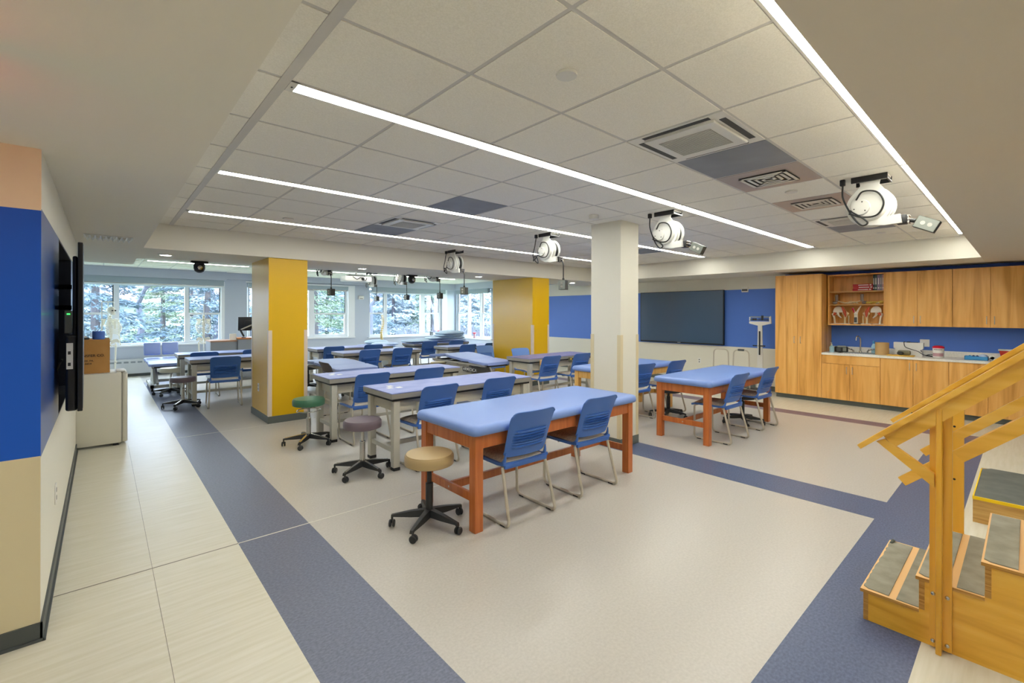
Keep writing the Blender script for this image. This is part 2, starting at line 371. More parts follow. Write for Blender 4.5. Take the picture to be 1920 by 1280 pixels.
# ---- ceiling: plaster soffits + tegular tiles laid in a tee grid
TX0, TX1, TY0, TY1 = .37, 8.87, .42, 7.06
sf = MB('soffit')
sf.box(-4.35, -3.55, ZS, TX0, 9.65, 2.8); sf.box(TX0, -3.55, ZS, XW+.15, TY0, 2.8, 'soffit_brown'); sf.box(TX1, TY0, ZS, XW+.15, 8.45, 2.8, 'soffit')
sf.box(TX0, TY1, ZS, TX1, 8.45, 2.8, 'soffit')
struct(sf.build('ceiling_soffit', smooth=0))
g0x, g0y, gp = .636, 1.69, .6096
def xg(i): return g0x+.6115*i
def yg(j): return g0y+.6065*j
special = {(3, -1): None, (9, -1): None, (3, 5): None, (4, -1): 'tile_grey', (3, 3): 'tile_grey', (10, -1): 'tile_grey', (5, -1): 'diffuser_panel', (7, -1): 'diffuser_panel', (3, 6): 'tile_grey', (10, 4): 'tile_grey'}
tm = MB('tile'); tp = {}
def tile(x0, y0, x1, y1, m='tile', z=ZC, mb=None):
    g = .011
    mb = mb or tm
    mb.prism([(x0+g, y0+g), (x1-g, y0+g), (x1-g, y1-g), (x0+g, y1-g)], 'z', z-.003, z+.012, m)
xsx = [TX0+.001]+[xg(i) for i in range(0, 14)]+[TX1-.001]
ysy = [.625]+[yg(j) for j in range(-1, 9)]+[TY1-.001]
LY = [.575, 2.355, 4.155, 6.0]; LW = .045
for i in range(len(xsx)-1):
    for j in range(len(ysy)-1):
        x0, x1, y0, y1 = xsx[i], xsx[i+1], ysy[j], ysy[j+1]
        if x1-x0 < .05 or y1-y0 < .05: continue
        # cut tiles either side of the light slots
        for L in LY:
            a_, b_ = L-LW-.004, L+LW+.004
            if i > 0 and y0 < b_ and y1 > a_:
                if y0 < a_-.12: y1 = a_
                elif y1 > b_+.12: y0 = b_
        if y1-y0 < .05: continue
        key = (i-1, j-2); mm = special.get(key, 'tile')
        if mm is None: mm = 'white_metal'
        tile(x0, y0, x1, y1, mm)
tm.mats and None
# back tray
for i in range(-7, 17):
    for j in range(0, 11):
        x0, x1 = xg(i), xg(i+1); y0, y1 = 8.46+j*.61, 8.46+(j+1)*.61
        if x1 > XW: x1 = XW
        if x0 < TX0 and y0 < 9.6: continue
        if y1 > YW: y1 = YW
        if x1-x0 < .05 or y1-y0 < .05: continue
        if y0 < 10.45 < y1: tile(x0, y0, x1, 10.395) if y0 < 10.3 else None; tile(x0, 10.505, x1, y1) if y1 > 10.6 else None
        elif y0 < 12.3 < y1: tile(x0, y0, x1, 12.24); tile(x0, 12.36, x1, y1)
        else: tile(x0, y0, x1, y1)
struct(tm.build('ceiling', smooth=0))
te = MB('tee')
te.box(TX0, TY0, ZC+.0, TX1, TY1, ZC+.02); te.box(-4.3, 8.45, ZC+.0, XW+.1, YW+.1, ZC+.02)
te.box(g0x-.022, TY0, ZC-.008, g0x+.022, TY1, ZC+.001)
struct(te.build('trim_2', smooth=0))
# ---- columns
def column(name, x0, y0, x1, y1, m, guard='paint_cream'):
    c = MB(m); c.box(x0, y0, 0, x1, y1, ZS if m == 'yellow_paint' else ZC-.001)
    o = struct(c.build(name, smooth=0))
    g = MB(guard); t = .004; wv = .045
    for (cx, sx) in ((x0, 1), (x1, -1)):
        for (cy, sy) in ((y0, 1), (y1, -1)):
            g.box(min(cx-sx*t, cx+sx*wv), min(cy-sy*t, cy), .1, max(cx-sx*t, cx+sx*wv), max(cy-sy*t, cy), 1.31)
            g.box(min(cx-sx*t, cx), min(cy, cy+sy*wv), .1, max(cx-sx*t, cx), max(cy, cy+sy*wv), 1.31)
    struct(g.build('trim_corner_guard', smooth=0, parent=o))
    bb = MB('base_grey'); bb.box(x0-.008, y0-.008, 0, x1+.008, y1+.008, .1, bev=.002); struct(bb.build('baseboard_column', smooth=0, parent=o))
    return o
column('wall_white_column', 4.49, 3.145, 4.852, 3.575, 'paint_cream', guard='beige_guard')
column('wall_yellow_column_left', 1.745, 7.09, 2.265, 8.06, 'yellow_paint', 'pink_guard')
column('wall_yellow_column_right', 6.92, 7.1, 7.43, 8.45, 'yellow_paint', 'pink_guard')

# ================================================================== WINDOWS
def window_unit(name, along, a0, a1, z0, z1, wallp, depth, panes, railz=1.53, dirn=1):
    """along 'x' : window in the wall plane y=wallp ; along 'y' : in plane x=wallp"""
    fr = MB('window_trim'); gl = MB('glass'); dk = MB('cord')
    def bx(mb, u0, u1, d0, d1, q0, q1, m=None):
        if along == 'x': mb.box(u0, wallp+d0, q0, u1, wallp+d1, q1, m)
        else: mb.box(wallp+d0, u0, q0, wallp+d1, u1, q1, m)
    D0, D1 = depth, depth+.07
    bx(fr, a0, a1, D0, D1, z0, z0+.05); bx(fr, a0, a1, D0, D1, z1-.05, z1)
    edges = sorted(panes)
    bx(fr, a0, edges[0][0], D0, D1, z0+.05, z1-.05); bx(fr, edges[-1][1], a1, D0, D1, z0+.05, z1-.05)
    for p, q in zip(edges, edges[1:]): bx(fr, p[1], q[0], D0-.02, D1, z0+.05, z1-.05)
    for (p0, p1, kind) in edges:
        bx(gl, p0, p1, D0+.035, D0+.04, z0+.05, z1-.05)
        if kind == 'sash':
            bx(fr, p0, p1, D0+.005, D0+.05, railz-.025, railz+.025)
            bx(fr, p0, p0+.03, D0+.005, D0+.05, z0+.085, railz-.025); bx(fr, p1-.03, p1, D0+.005, D0+.05, z0+.085, railz-.025)
            bx(fr, p0, p1, D0+.005, D0+.05, z0+.05, z0+.085)
            bx(dk, p1-.018, p1, D0+.01, D0+.03, railz+.025, z1-.05); bx(dk, p0, p0+.012, D0+.01, D0+.03, railz+.025, z1-.05)  # dark strips along both sides of each upper sash
    o = struct(fr.build(name, smooth=0))
    gl.build('pane', parent=o, smooth=0); dk.build('sash_side_strip', parent=o, smooth=0)
    return o
w1 = window_unit('window_1', 'x', W1[0], W1[1], .75, 2.27, YW, .06, [(-1.45, -.5, 'sash'), (-.42, .205, 'sash'), (.31, 1.61, 'fix'), (1.70, 2.40, 'sash')], 1.53)
w2 = window_unit('window_2', 'x', W2[0]+.03, W2[1]-.2, .80, 2.30, YW, .06, [(3.10, 3.55, 'sash'), (3.65, 4.72, 'fix'), (4.88, 5.86, 'sash')], 1.53)
w3 = window_unit('window_3', 'x', W3[0], W3[1], .75, 2.27, YW, .06, [(6.68, 7.19, 'sash'), (7.30, 8.62, 'fix'), (8.78, 9.40, 'sash')], 1.55)
w4 = window_unit('window_4', 'y', RY0, RY1, .66, 2.36, XW, .05, [(12.5, 12.98, 'sash'), (13.1, 13.75, 'fix'), (13.85, 14.47, 'sash')], 1.55)
t = MB('window_trim')
t.box(-1.5, YW-.05, .72, 2.47, YW+.07, .755); t.box(2.42, YW-.006, .756, 2.5, YW+.06, 2.4)
t.box(3.0, YW-.05, .76, 6.15, YW+.07, .80); t.box(5.925, YW-.03, .801, 6.14, YW+.06, 2.40); t.box(3.0, YW-.032, 2.401, 6.145, YW+.001, 2.44)
t.box(6.6, YW-.05, .72, 9.55, YW+.07, .755); t.box(9.5, YW-.02, .1, 9.72, YW+.0, 2.45)
t.box(XW-.05, 12.36, .62, XW+.06, 14.6, .66)
struct(t.build('trim_3', smooth=0))
t = MB('paint_grey')
t.box(-1.5, YW-.28, 2.42, 2.5, YW, 2.645); t.box(2.5, YW-.06, 2.47, 6.65, YW, 2.645); t.box(6.62, YW-.28, 2.42, XW, YW, 2.645); t.box(XW-.22, 8.46, 2.42, XW, YW-.28, 2.645)
struct(t.build('trim_4', smooth=0))
def blind(x0, x1, z0, z1, lab, y=YW-.24, along='x'):
    t = thing('roller_blind', lab, 'blind', (0, 0, 0))
    m1 = MB('blind')
    if along == 'x': m1.box(x0, y, z0, x1, y+.1, z1, bev=.006)
    else: m1.box(XW-.15, x0, z0, XW-.04, x1, z1, bev=.006)
    m1.build('cassette', parent=t, smooth=0)
    m2 = MB('chrome')
    if along == 'x': m2.box(x0+.01, y+.03, z0-.018, x1-.01, y+.06, z0)
    else: m2.box(XW-.11, x0+.01, z0-.018, XW-.08, x1-.01, z0)
    m2.build('hem_bar', 'white_metal', parent=t, smooth=0)
    return t
blind(-1.5, 2.44, 2.27, 2.42, 'long grey roller blind raised above the leftmost window')
blind(3.05, 5.92, 2.28, 2.40, 'grey roller blind raised above the window behind the left yellow column', y=YW-.03)
blind(6.65, 9.5, 2.27, 2.42, 'grey roller blind raised above the middle window with the anatomy spine in front')
blind(12.42, 14.4, 2.28, 2.42, 'short grey roller blind over the side window right of the corner', along='y')

# ================================================================== CEILING FIXTURES
def strip(name_label, x0, x1, y, z=ZC, endcap=False, group='linear ceiling lights'):
    t = thing('linear_ceiling_light', name_label, 'ceiling light', ((x0+x1)/2, y, z), group=group)
    L = (x1-x0)/2
    h = MB('white_metal')
    h.box(-L, -LW-.01, -.006, L, -LW, .02); h.box(-L, LW, -.006, L, LW+.01, .02); h.box(L-.012, -LW, -.006, L, LW, .02); h.box(-L, -LW, -.006, -L+.012, LW, .02)
    h.box(-L, -LW, .0, L, LW, .02)
    if endcap: h.box(-L, -LW-.01, -.007, -L+.035, LW+.01, .0); h.box(-L+.014, -.005, -.0085, -L+.022, .006, -.006, 'rubber_black')
    h.build('housing', parent=t, smooth=0)
    d = MB('led'); d.box(-L+(.035 if endcap else .012), -LW+.001, -.004, L-.012, LW-.001, -.001); d.build('diffuser', parent=t, smooth=0)
    return t
names = ['along the right plaster soffit', 'in the nearest long row left of the right soffit', 'in the middle one of three long parallel rows', 'in the farthest row beside the plaster beam']
for i, y in enumerate(LY):
    strip('left half of the LED strip '+names[i], .660, 4.335, y, endcap=i in (1, 3))
    strip('right half of the LED strip '+names[i], 4.345, 8.62, y)
strip('added unseen LED strip brightening the back tables, left one', .70, 4.3, 10.45)  # added row, unseen behind the beam, to brighten the back tables
strip('added unseen LED strip brightening the back tables, right one', 4.4, 8.5, 10.45)
strip('short recessed LED strip over the windows, left of the left yellow column', .70, 2.60, 12.3)
strip('recessed LED strip over the windows, seen behind the ceiling projector', 3.7, 8.5, 12.3)
strip('added fill LED strip, out of view, left of the camera', -3.8, -.9, 1.3, z=ZS)  # added out-of-view strips that fill the foreground and left soffit with light
strip('second added fill LED strip, out of view, left of the camera', -3.8, -.9, -.2, z=ZS)
strip('added fill LED strip, out of view, behind the camera, right one', 1.6, 5.2, -1.3, z=ZS)  # added out of view as fill from behind the camera
def downlight(x, y, lab, z=ZS):
    t = thing('round_downlight', lab, 'ceiling light', (x, y, z), group='round downlights in the plaster beam')
    MB('white_metal').lathe([(.062, 0), (.085, 0), (.085, -.006), (.066, -.01), (.062, -.004)], n=28).build('trim_ring', parent=t)
    MB('spot').lathe([(0, -.003), (.060, -.003), (.060, -.0075), (0, -.0075)], n=24).build('lens', parent=t)
downlight(.637, 7.72, 'leftmost round downlight in the plaster beam, left of the left yellow column')
downlight(3.384, 7.72, 'round downlight in the beam just right of the left yellow column')
downlight(5.938, 7.72, 'round downlight in the beam left of the right yellow column')
downlight(8.852, 7.65, 'round downlight in the beam between right yellow column and white column')
downlight(9.35, 9.05-.75, 'small round downlight peeping out right of the right yellow column')
# diffusers, cassettes, speakers
def cassette(i, j, lab):
    x0, x1, y0, y1 = xg(i), xg(i+1), yg(j), yg(j+1); cx, cy = (x0+x1)/2, (y0+y1)/2
    t = thing('ceiling_air_conditioner', lab, 'air conditioner', (cx, cy, ZC+.008), group='ceiling cassette air conditioners')
    a = (x1-x0)/2-.005; b = (y1-y0)/2-.005
    m = MB('white_metal')
    m.prism([(-a, -b), (a, -b), (a, b), (-a, b)], 'z', -.014, -.008)
    m.box(-a*.78, -b*.74, -.03, a*.78, b*.74, -.014, bev=.004); m.build('panel', parent=t, smooth=0)
    g = MB('grille_mid')
    g.box(-a*.52, -b*.55, -.032, a*.52, b*.55, -.0305)
    for k in range(17):
        xx = -a*.5+k*a*1.0/16; g.box(xx-.002, -b*.54, -.034, xx+.002, b*.54, -.032, 'white_metal')
    g.build('intake_grille', parent=t, smooth=0)
    for (u0, v0, u1, v1) in ((-a*.7, b*.80, a*.7, b*.92), (-a*.7, -b*.92, a*.7, -b*.80), (-a*.93, -b*.7, -a*.82, b*.7), (a*.82, -b*.7, a*.93, b*.7)):
        MB('grille_dark').box(u0, v0, -.0165, u1, v1, -.0142).build('air_slot', parent=t, smooth=0)
cassette(3, -1, 'white ceiling cassette air conditioner right of the round speaker, nearest the camera')
cassette(9, -1, 'ceiling cassette air conditioner partly behind the nearest cord reel on the right')
cassette(3, 5, 'small-looking ceiling cassette above the left yellow column, farthest back')
def diffuser(i, j, lab):
    x0, x1, y0, y1 = xg(i), xg(i+1), yg(j), yg(j+1); cx, cy = (x0+x1)/2, (y0+y1)/2
    t = thing('square_air_diffuser', lab, 'vent', (cx, cy, ZC+.006), group='square supply diffusers')
    m = MB('white_metal')
    for k, r in enumerate((.17, .13, .09, .05)):
        z0 = -.010-.004*(3-k)*.0
        for (p0, q0, p1, q1) in ((-r, -r, r, -r+.022), (-r, r-.022, r, r), (-r, -r, -r+.022, r), (r-.022, -r, r, r)):
            m.box(p0, q0, -.022+.002*k, p1, q1, -.019+.002*k)
    m.build('louvre', parent=t, smooth=0)
    MB('grille_dark').box(-.17, -.17, -.0115, .17, .17, -.0085).build('throat', parent=t, smooth=0)
diffuser(5, -1, 'square metal air diffuser next to the dark grey ceiling panel')
diffuser(7, -1, 'square metal air diffuser left of the nearest cord reel')
v = thing('ceiling_air_grille', 'white rectangular air grille in the plaster soffit above the wall TV edge at left', 'vent', (.05, 6.33, ZS))
m = MB('white_metal'); m.box(-.19, -.14, -.006, .19, .14, 0, bev=.002); m.build('frame', parent=v, smooth=0)
for k in range(9):
    m = MB('white_metal'); x = -.165+k*.041; m.prism([(x-.016, -.006), (x+.016, -.006), (x+.002, -.034), (x-.002, -.034)], 'y', -.115, .115); m.build('louvre', parent=v, smooth=0)
def disc(name, x, y, r, lab, cat, z=ZC-.003, drop=.012, m='white_metal'):
    o = MB(m).lathe([(r*.96, 0), (r, -drop*.3), (r*.96, -drop), (0, -drop*1.1)], n=28).build(name, loc=(x, y, z)); return tag(o, lab, cat)
disc('ceiling_speaker', 1.572, 1.395, .036*1.35, 'round white ceiling disc near the top centre, nearest the camera', 'ceiling disc')
disc('ceiling_speaker', 4.553, 1.397, .05, 'round ceiling disc between the two metal air diffusers', 'ceiling disc')
disc('ceiling_speaker', 1.60, 5.68, .06, 'small round ceiling disc between the middle and far light strips at left', 'ceiling disc')
disc('ceiling_speaker', 7.72, 1.3, .05, 'flat round ceiling disc at far right beyond the air conditioners', 'ceiling disc')
disc('ceiling_speaker', 4.3, 5.5, .05, 'small round ceiling disc left of the third cord reel', 'ceiling disc')
disc('smoke_detector', 4.06, 3.2, .055, 'small domed smoke detector on the ceiling left of the white column top', 'smoke detector', drop=.045)

# ---- cord reels
def reel(loc, lab, mode='up', zc=ZC-.003, group='retractable cord reels along the ceiling'):
    t = thing('cord_reel', lab, 'cord reel', (loc[0], loc[1], zc), group=group)
    # local: disc in the YZ plane, face toward -X
    b = MB('plastic_black'); b.box(-.09, -.115, -.045, -.075, .115, 0, bev=.002); b.box(.075, -.115, -.045, .09, .115, 0, bev=.002)
    b.box(-.09, -.115, -.045, .09, -.105, -.03); b.box(-.08, -.11, -.012, .08, .11, 0, 'reel_white'); b.build('ceiling_bracket', parent=t, smooth=0)
    cz = -.235; cy = .005; R0 = .155
    plate = [(.075, -.02), (.075, -.06)]
    plate += [(cy+R0*.93*math.cos(a), cz+R0*.93*math.sin(a)) for a in [R(q) for q in range(30, -20, -10)]]
    plate += [(-.01, 0)] if False else []
    arcp = [(cy+R0*.95*math.cos(R(q)), cz+R0*.95*math.sin(R(q))) for q in range(48, -232, -10)]
    outline = [(.07, -.02), (.06, -.07)]+arcp+[(-.06, -.07), (-.07, -.02)]
    m = MB('reel_white'); m.prism(outline, 'x', -.062, -.05)
    m.prism([(cy-.09, cz-.10), (cy-.19, cz-.09), (cy-.20, cz-.16), (cy-.10, cz-.165), (cy+.02, cz-.15)], 'x', -.066, -.035)
    m.build('side_plate', parent=t, smooth=30)
    d = MB('reel_white'); d.lathe([(R0, -.03), (R0, -.018), (R0*.72, -.014), (R0*.72, .05), (R0, .054), (R0, .066), (0, .068)], (0, cy, cz), 'x', 36)
    d.lathe([(R0*.8, -.06), (R0*.74, -.082), (0, -.086)], (0, cy, cz), 'x', 36); d.build('drum', parent=t)
    w_ = MB('cord'); w_.lathe([(R0*.85, -.014), (R0*.85, .05)], (0, cy, cz), 'x', 30); w_.build('cord_coil', parent=t)
    h = MB('reel_white'); h.lathe([(.062, -.084), (.058, -.105), (0, -.107)], (0, cy+.045, cz-.01), 'x', 26)
    for k in range(3):
        a = R(90+120*k+15); h.lathe([(.005, -.106), (.005, -.110), (0, -.110)], (0, cy+.045+.042*math.cos(a), cz-.01+.042*math.sin(a)), 'x', 8, 'box_dark')
    h.build('hub_cap', parent=t)
    g = MB('plastic_black')
    g.box(-.035, cy-.225, cz-.165, .035, cy-.165, cz-.095, bev=.006)
    for k in range(3): g.tube([(-.036, cy-.235, cz-.105-.025*k), (.036, cy-.235, cz-.105-.025*k)], .006, 'chrome')
    g.build('cord_guide', parent=t)
    p = MB('plastic_black'); p.box(-.095, .155, -.05, -.06, .19, 0, bev=.006); p.build('plug', parent=t)
    c = MB('cord')
    c.tube(smoothpath([(-.078, .172, -.05), (-.08, .172, -.14), (-.09, .14, -.23), (-.1, .09, -.33), (-.1, .04, -.39), (-.1, .005, -.37), (-.1, .06, -.31), (-.1, .12, -.26)] if mode == 'up' else
           [(-.078, .172, -.05), (-.09, .19, -.18), (-.10, .21, -.28), (-.11, .16, -.36), (-.11, .10, -.40), (-.11, .12, -.33), (-.1, .18, -.30), (-.1, .2, -.36), (-.1, .13, -.30), (-.1, .10, -.2)], 6), .0065, n=8)
    c.tube(smoothpath([(-.1, cy+.075, cz+.05), (-.105, cy+.03, cz+.11), (-.105, cy-.06, cz+.09), (-.105, cy-.10, cz), (-.105, cy-.06, cz-.085), (-.1, cy+.03, cz-.09), (-.1, cy+.12, cz-.05)], 6), .0065, n=8)
    c.build('supply_cord', parent=t)
    s_ = MB('cord'); ob = None
    if mode == 'up':
        s_.tube([(0, cy-.24, cz-.14), (0, cy-.27, cz-.15)], .014, n=10); bc = (0, cy-.335, cz-.185); tilt = R(-28)
    else:
        zb = 1.995-zc; s_.tube(smoothpath([(0, cy-.235, cz-.14), (0, cy-.262, cz-.19), (0, cy-.268, cz-.26), (0, cy-.268, zb)], 5), .0075, n=8)
        s_.tube([(0, cy-.268, zb+.03), (0, cy-.268, zb)], .015, n=10); bc = (0, cy-.268, zb-.058); tilt = 0
    s_.build('drop_cord', parent=t)
    o = MB('box_dark'); 
    if mode == 'up': o.box(-.032, -.068, -.044, .032, .068, .044, bev=.003)
    else: o.box(-.05, -.048, -.062, .05, .048, .062, bev=.003)
    ob = o.build('outlet_box', parent=t, smooth=0)
    fp = MB('box_steel')
    if mode == 'up':
        fp.box(-.036, -.064, -.041, -.032, .064, .041)
        for yy in (-.022, .022): fp.lathe([(.015, -.038), (.0, -.038)], (0, yy, 0), 'x', 16, 'white_metal')
    else:
        fp.box(-.054, -.045, -.058, -.050, .045, .058)
        for zz in (-.022, .022): fp.lathe([(.016, -.056), (.0, -.056)], (0, 0, zz), 'x', 16, 'white_metal')
    fo = fp.build('faceplate', parent=ob, smooth=30)
    ob.location = bc; ob.rotation_euler = (-tilt if mode == 'up' else 0, 0, R(20) if mode != 'up' else 0)
    return t
up_ = reel((4.56, .83), 'large nearest white cord reel, outlet box pulled up, right of the metal diffusers', 'up')
dup(up_, 'white cord reel with raised outlet box just right of the white column', (4.53, 2.57, ZC-.003))
dn_ = reel((4.56, 4.36), 'white cord reel left of the white column with an outlet box hanging on its cord', 'down')
for (x, y, lab) in ((4.58, 6.62, 'white cord reel before the plaster beam, outlet box dangling left of the right yellow column'),
                    (3.13, 8.75, 'cord reel behind the plaster beam, first one right of the left yellow column'),
                    (5.42, 11.72, 'small far cord reel in front of the grey pier beside the middle window'),
                    (5.52, 10.3, 'far cord reel left of the right dome camera'),
                    (5.5, 8.8, 'cord reel behind the beam right of the right dome camera')):
    dup(dn_, lab, (x, y, ZC-.003))
# dome cameras
ex = thing('exit_light', 'red-lit sign on the plaster ceiling left of the frame', 'exit light', (-.52, 2.0, ZS))
MB('white_metal').box(-.16, -.02, -.2, .16, .02, 0, bev=.004).build('housing', parent=ex, smooth=0); MB('red_lit').box(-.14, -.022, -.18, .14, -.02, -.03).box(-.14, .02, -.18, .14, .022, -.03).build('lens', parent=ex, smooth=0)
def domecam(x, y, lab):
    t = thing('dome_camera', lab, 'security camera', (x, y, ZS), group='black dome cameras under the beam')
    m = MB('plastic_black'); m.box(-.11, -.05, -.03, .11, .05, 0, bev=.008); m.lathe([(.06, -.03), (.075, -.06), (.075, -.11), (.06, -.15), (.03, -.17), (0, -.175)], n=24); m.build('housing', parent=t)
    MB('chrome').lathe([(.032, -.075), (.024, -.08), (0, -.082)], (0, 0, -.1), 'y', 18).build('lens_ring', parent=t)
domecam(1.10, 8.36, 'black dome camera hanging under the beam left of the left yellow column')
domecam(4.71, 8.36, 'black dome camera hanging among the far cord reels')
p = thing('ceiling_projector', 'white ceiling projector in front of the windows between the far cord reels', 'projector', (4.62, 10.9, 2.65))
MB('white_metal').tube([(0, 0, 0), (0, 0, -.2)], .025).box(-.15, -.12, -.03, .15, .12, -.008, 'plastic_black').box(-.2, -.1, -.2, .2, .1, -.175, 'box_dark').build('ceiling_mount', parent=p)
pm = MB('reel_white').box(-.33, -.16, -.33, .33, .16, -.205, bev=.02); pb = pm.build('projector_body', parent=p)
MB('grille_dark').lathe([(.04, -.17), (.035, -.165), (0, -.164)], (.1, 0, -.265), 'y', 18).build('lens', parent=p)
c = MB('cord'); c.tube(smoothpath([(-.15, -.17, -.22), (-.05, -.18, -.28), (.05, -.18, -.23), (.16, -.18, -.30), (.2, -.17, -.24)], 5), .008); c.build('cable', parent=p)

# ================================================================== CHAIRS
def make_chair(shell, fabric='chair_fabric', lab='', cat='chair'):
    t = thing('sled_base_chair', lab, cat)
    # seat shell
    W = .225
    def seat(u, v):
        x = (u-.5)*2; y = -.15+v*.45
        hw = W*(1-.06*max(0, (v-.8)/.2)**2*4*.5)
        z = .432+.012*(abs(x)**2.5)-.022*max(0, (v-.75)/.25)**2+.012*max(0, (.15-v)/.15)
        return Vector((x*hw, y, z))
    s_ = MB(shell); s_.grid(seat, 12, 12); s_.build('seat', parent=t, solid=.022, smooth=40)
    def pad(u, v):
        x = (u-.5)*2; y = -.125+v*.41
        e = (1-abs(x)**6)*(1-abs(2*v-1)**6)
        return Vector((x*(W-.022), y, .446+.026*e-.018*max(0, (v-.75)/.25)**2))
    q = MB(fabric); q.grid(pad, 14, 14); q.mi('pad_edge'); [setattr(f_, 'material_index', 1) for f_ in q.bm.faces if f_.calc_center_median().y < -.085]; q.build('seat_cushion', parent=t, solid=.014, smooth=60)
    # backrest with six louvre steps
    n_v = 96
    zs = [.455+.395*i/n_v for i in range(n_v+1)]
    def back(u, v):
        x = (u-.5)*2; z = .486+.354*v
        hw = (.205+.014*v)
        hgt = z-(.030*abs(x)**12*((v-.8)/.2)**2 if v > .8 else 0)+(.03*abs(x)**14*((.2-v)/.2)**2 if v < .2 else 0)
        y = -.152-.085*v-.035*v*v+.03*(x*x)*(1.0)          # reclined and dished
        if .17 < v < .56 and abs(x) < .74:
            ph = ((v-.17)/.39*6) % 1.0
            y -= .022*(ph if ph < .84 else (1-ph)/.16*.84)*min(1, (.74-abs(x))*26)
        return Vector((x*hw, y, hgt))
    bk = MB(shell); bk.grid(back, 36, n_v); bk.build('backrest', parent=t, solid=.007, smooth=24)
    # seat-to-back side brackets
    br = MB(shell)
    for sx in (-1, 1): br.tube([(sx*.205, -.10, .432), (sx*.208, -.132, .45), (sx*.204, -.142, .48), (sx*.203, -.147, .52)], [.016, .016, .011, .005], n=8)
    br.box(-.212, -.158, .405, .212, -.135, .442, bev=.006); br.build('back_bracket', parent=t)
    for sx in (-1, 1):
        x = sx*.235
        path = fillet([(sx*.19, -.12, .418), (sx*.215, -.125, .415), (x, -.235, .012), (x, .235, .012), (sx*.225, .24, .412), (sx*.18, .22, .418)], .055, 6)
        l = MB('silver_tube').tube(path, .0122, n=10).build('sled_leg', parent=t)
        for yy in (-.16, .17): MB('rubber_black').box(x-.013, yy-.028, 0, x+.013, yy+.028, .012, bev=.003).build('glide', parent=l, smooth=0)
    MB('silver_tube').tube([(-.19, .1, .408), (.19, .1, .408)], .010).tube([(-.19, -.10, .408), (.19, -.10, .408)], .010).build('crossbar', parent=t)
    return t
ch0 = make_chair('chair_blue')
GC = 'blue sled-base chairs'
used = []
def chair(cx, cy, lab, rz=0, src=None, back=True):
    """cx,cy: where the middle of the top edge of the backrest stands"""
    off = Vector((0, .255, 0)); off.rotate(Euler((0, 0, rz)))
    src = src or ch0
    if src not in used:
        used.append(src); o = src; o.location = (cx+off.x, cy+off.y, 0); o.rotation_euler = (0, 0, rz); o['label'] = lab; o['group'] = GC
    else: o = dup(src, lab, (cx+off.x, cy+off.y, 0), rz, GC)
    return o
chair(2.43, 2.455, 'blue chair nearest the camera, left one of the pair at the cherry table in front', R(-2))
chair(3.255, 2.46, 'blue chair right one of the pair at the front cherry table, by the white column', R(-2))
chair(2.56, 3.93, 'blue left chair of the pair at the nearest grey metal table', R(1))
chair(3.37, 3.95, 'blue right chair of the pair at the nearest grey metal table', R(-3))
chair(2.44, 5.22, 'blue chair behind the grey stool, left one at the second grey metal table', 0)
chair(3.25, 5.25, 'blue chair right one at the second grey metal table', R(-2))
chair(3.96, 8.62, 'blue left chair of the pair at the third grey table back', 0)
chair(4.66, 8.60, 'blue right chair of the pair at the third grey table back', R(-3))
chair(3.74, 9.93, 'blue chair first right of the left yellow column, in the farthest row by the windows', R(-2))
chair(4.66, 9.98, 'blue chair mostly hidden, second from the left yellow column in the farthest row', R(-4))
chair(6.26, 10.15, 'blue chair in front of the pile of flat pillows, far row', R(-2))
chair(7.03, 10.08, 'blue chair whose top only shows under the tall pillow stack', R(-4))
chair(6.35, 8.62, 'blue chair beside the tan stool table, behind the hi-lo bed with the black nameplate', R(-3))
chair(7.15, 8.72, 'dark blue chair directly left of the right yellow column', R(-4))
lt = make_chair('chair_light_blue')
chair(6.36, 8.07, 'paler blue chair turned toward the camera, behind the right end of the hi-lo bed', PI+R(-6), lt)
chair(6.47, 7.02, 'paler blue chair turned toward the camera in front of the right yellow column', PI+R(-8), lt)
dk = make_chair('chair_dark', 'yellowish_vinyl')
chair(2.42, 6.86, 'dark chair seen edge-on between the left yellow column and the green stool', R(-90), dk)
chair(5.73, 5.38, 'blue chair at the plum-topped table left of the white column, left one', R(-2))
chair(6.54, 5.38, 'blue chair at the plum-topped table touching the white column edge in view', R(-3))
chair(5.88, 3.66, 'blue chair just right of the white column at the maple table', R(-5))
chair(6.68, 3.60, 'blue chair at the maple table, between the white column and the right cherry table', R(-4))
chair(5.80, 2.30, 'blue chair left one of the pair at the right cherry table', R(-2))
chair(6.80, 2.30, 'blue chair right one of the pair at the right cherry table, nearest the tall cabinet', R(-2))
chair(1.52, 8.75, 'blue chair left of the left yellow column, back fully in view', R(-4))
chair(2.42, 9.0, 'blue chair half hidden by the left yellow column, only its seat edge showing', R(-2))
chair(1.40, 9.98, 'blue chair whose top rim shows over the left grey table, behind its neighbour', R(-2))
chair(2.26, 10.12, 'blue chair top peeping out left of the yellow column on the farthest left row', R(-2))

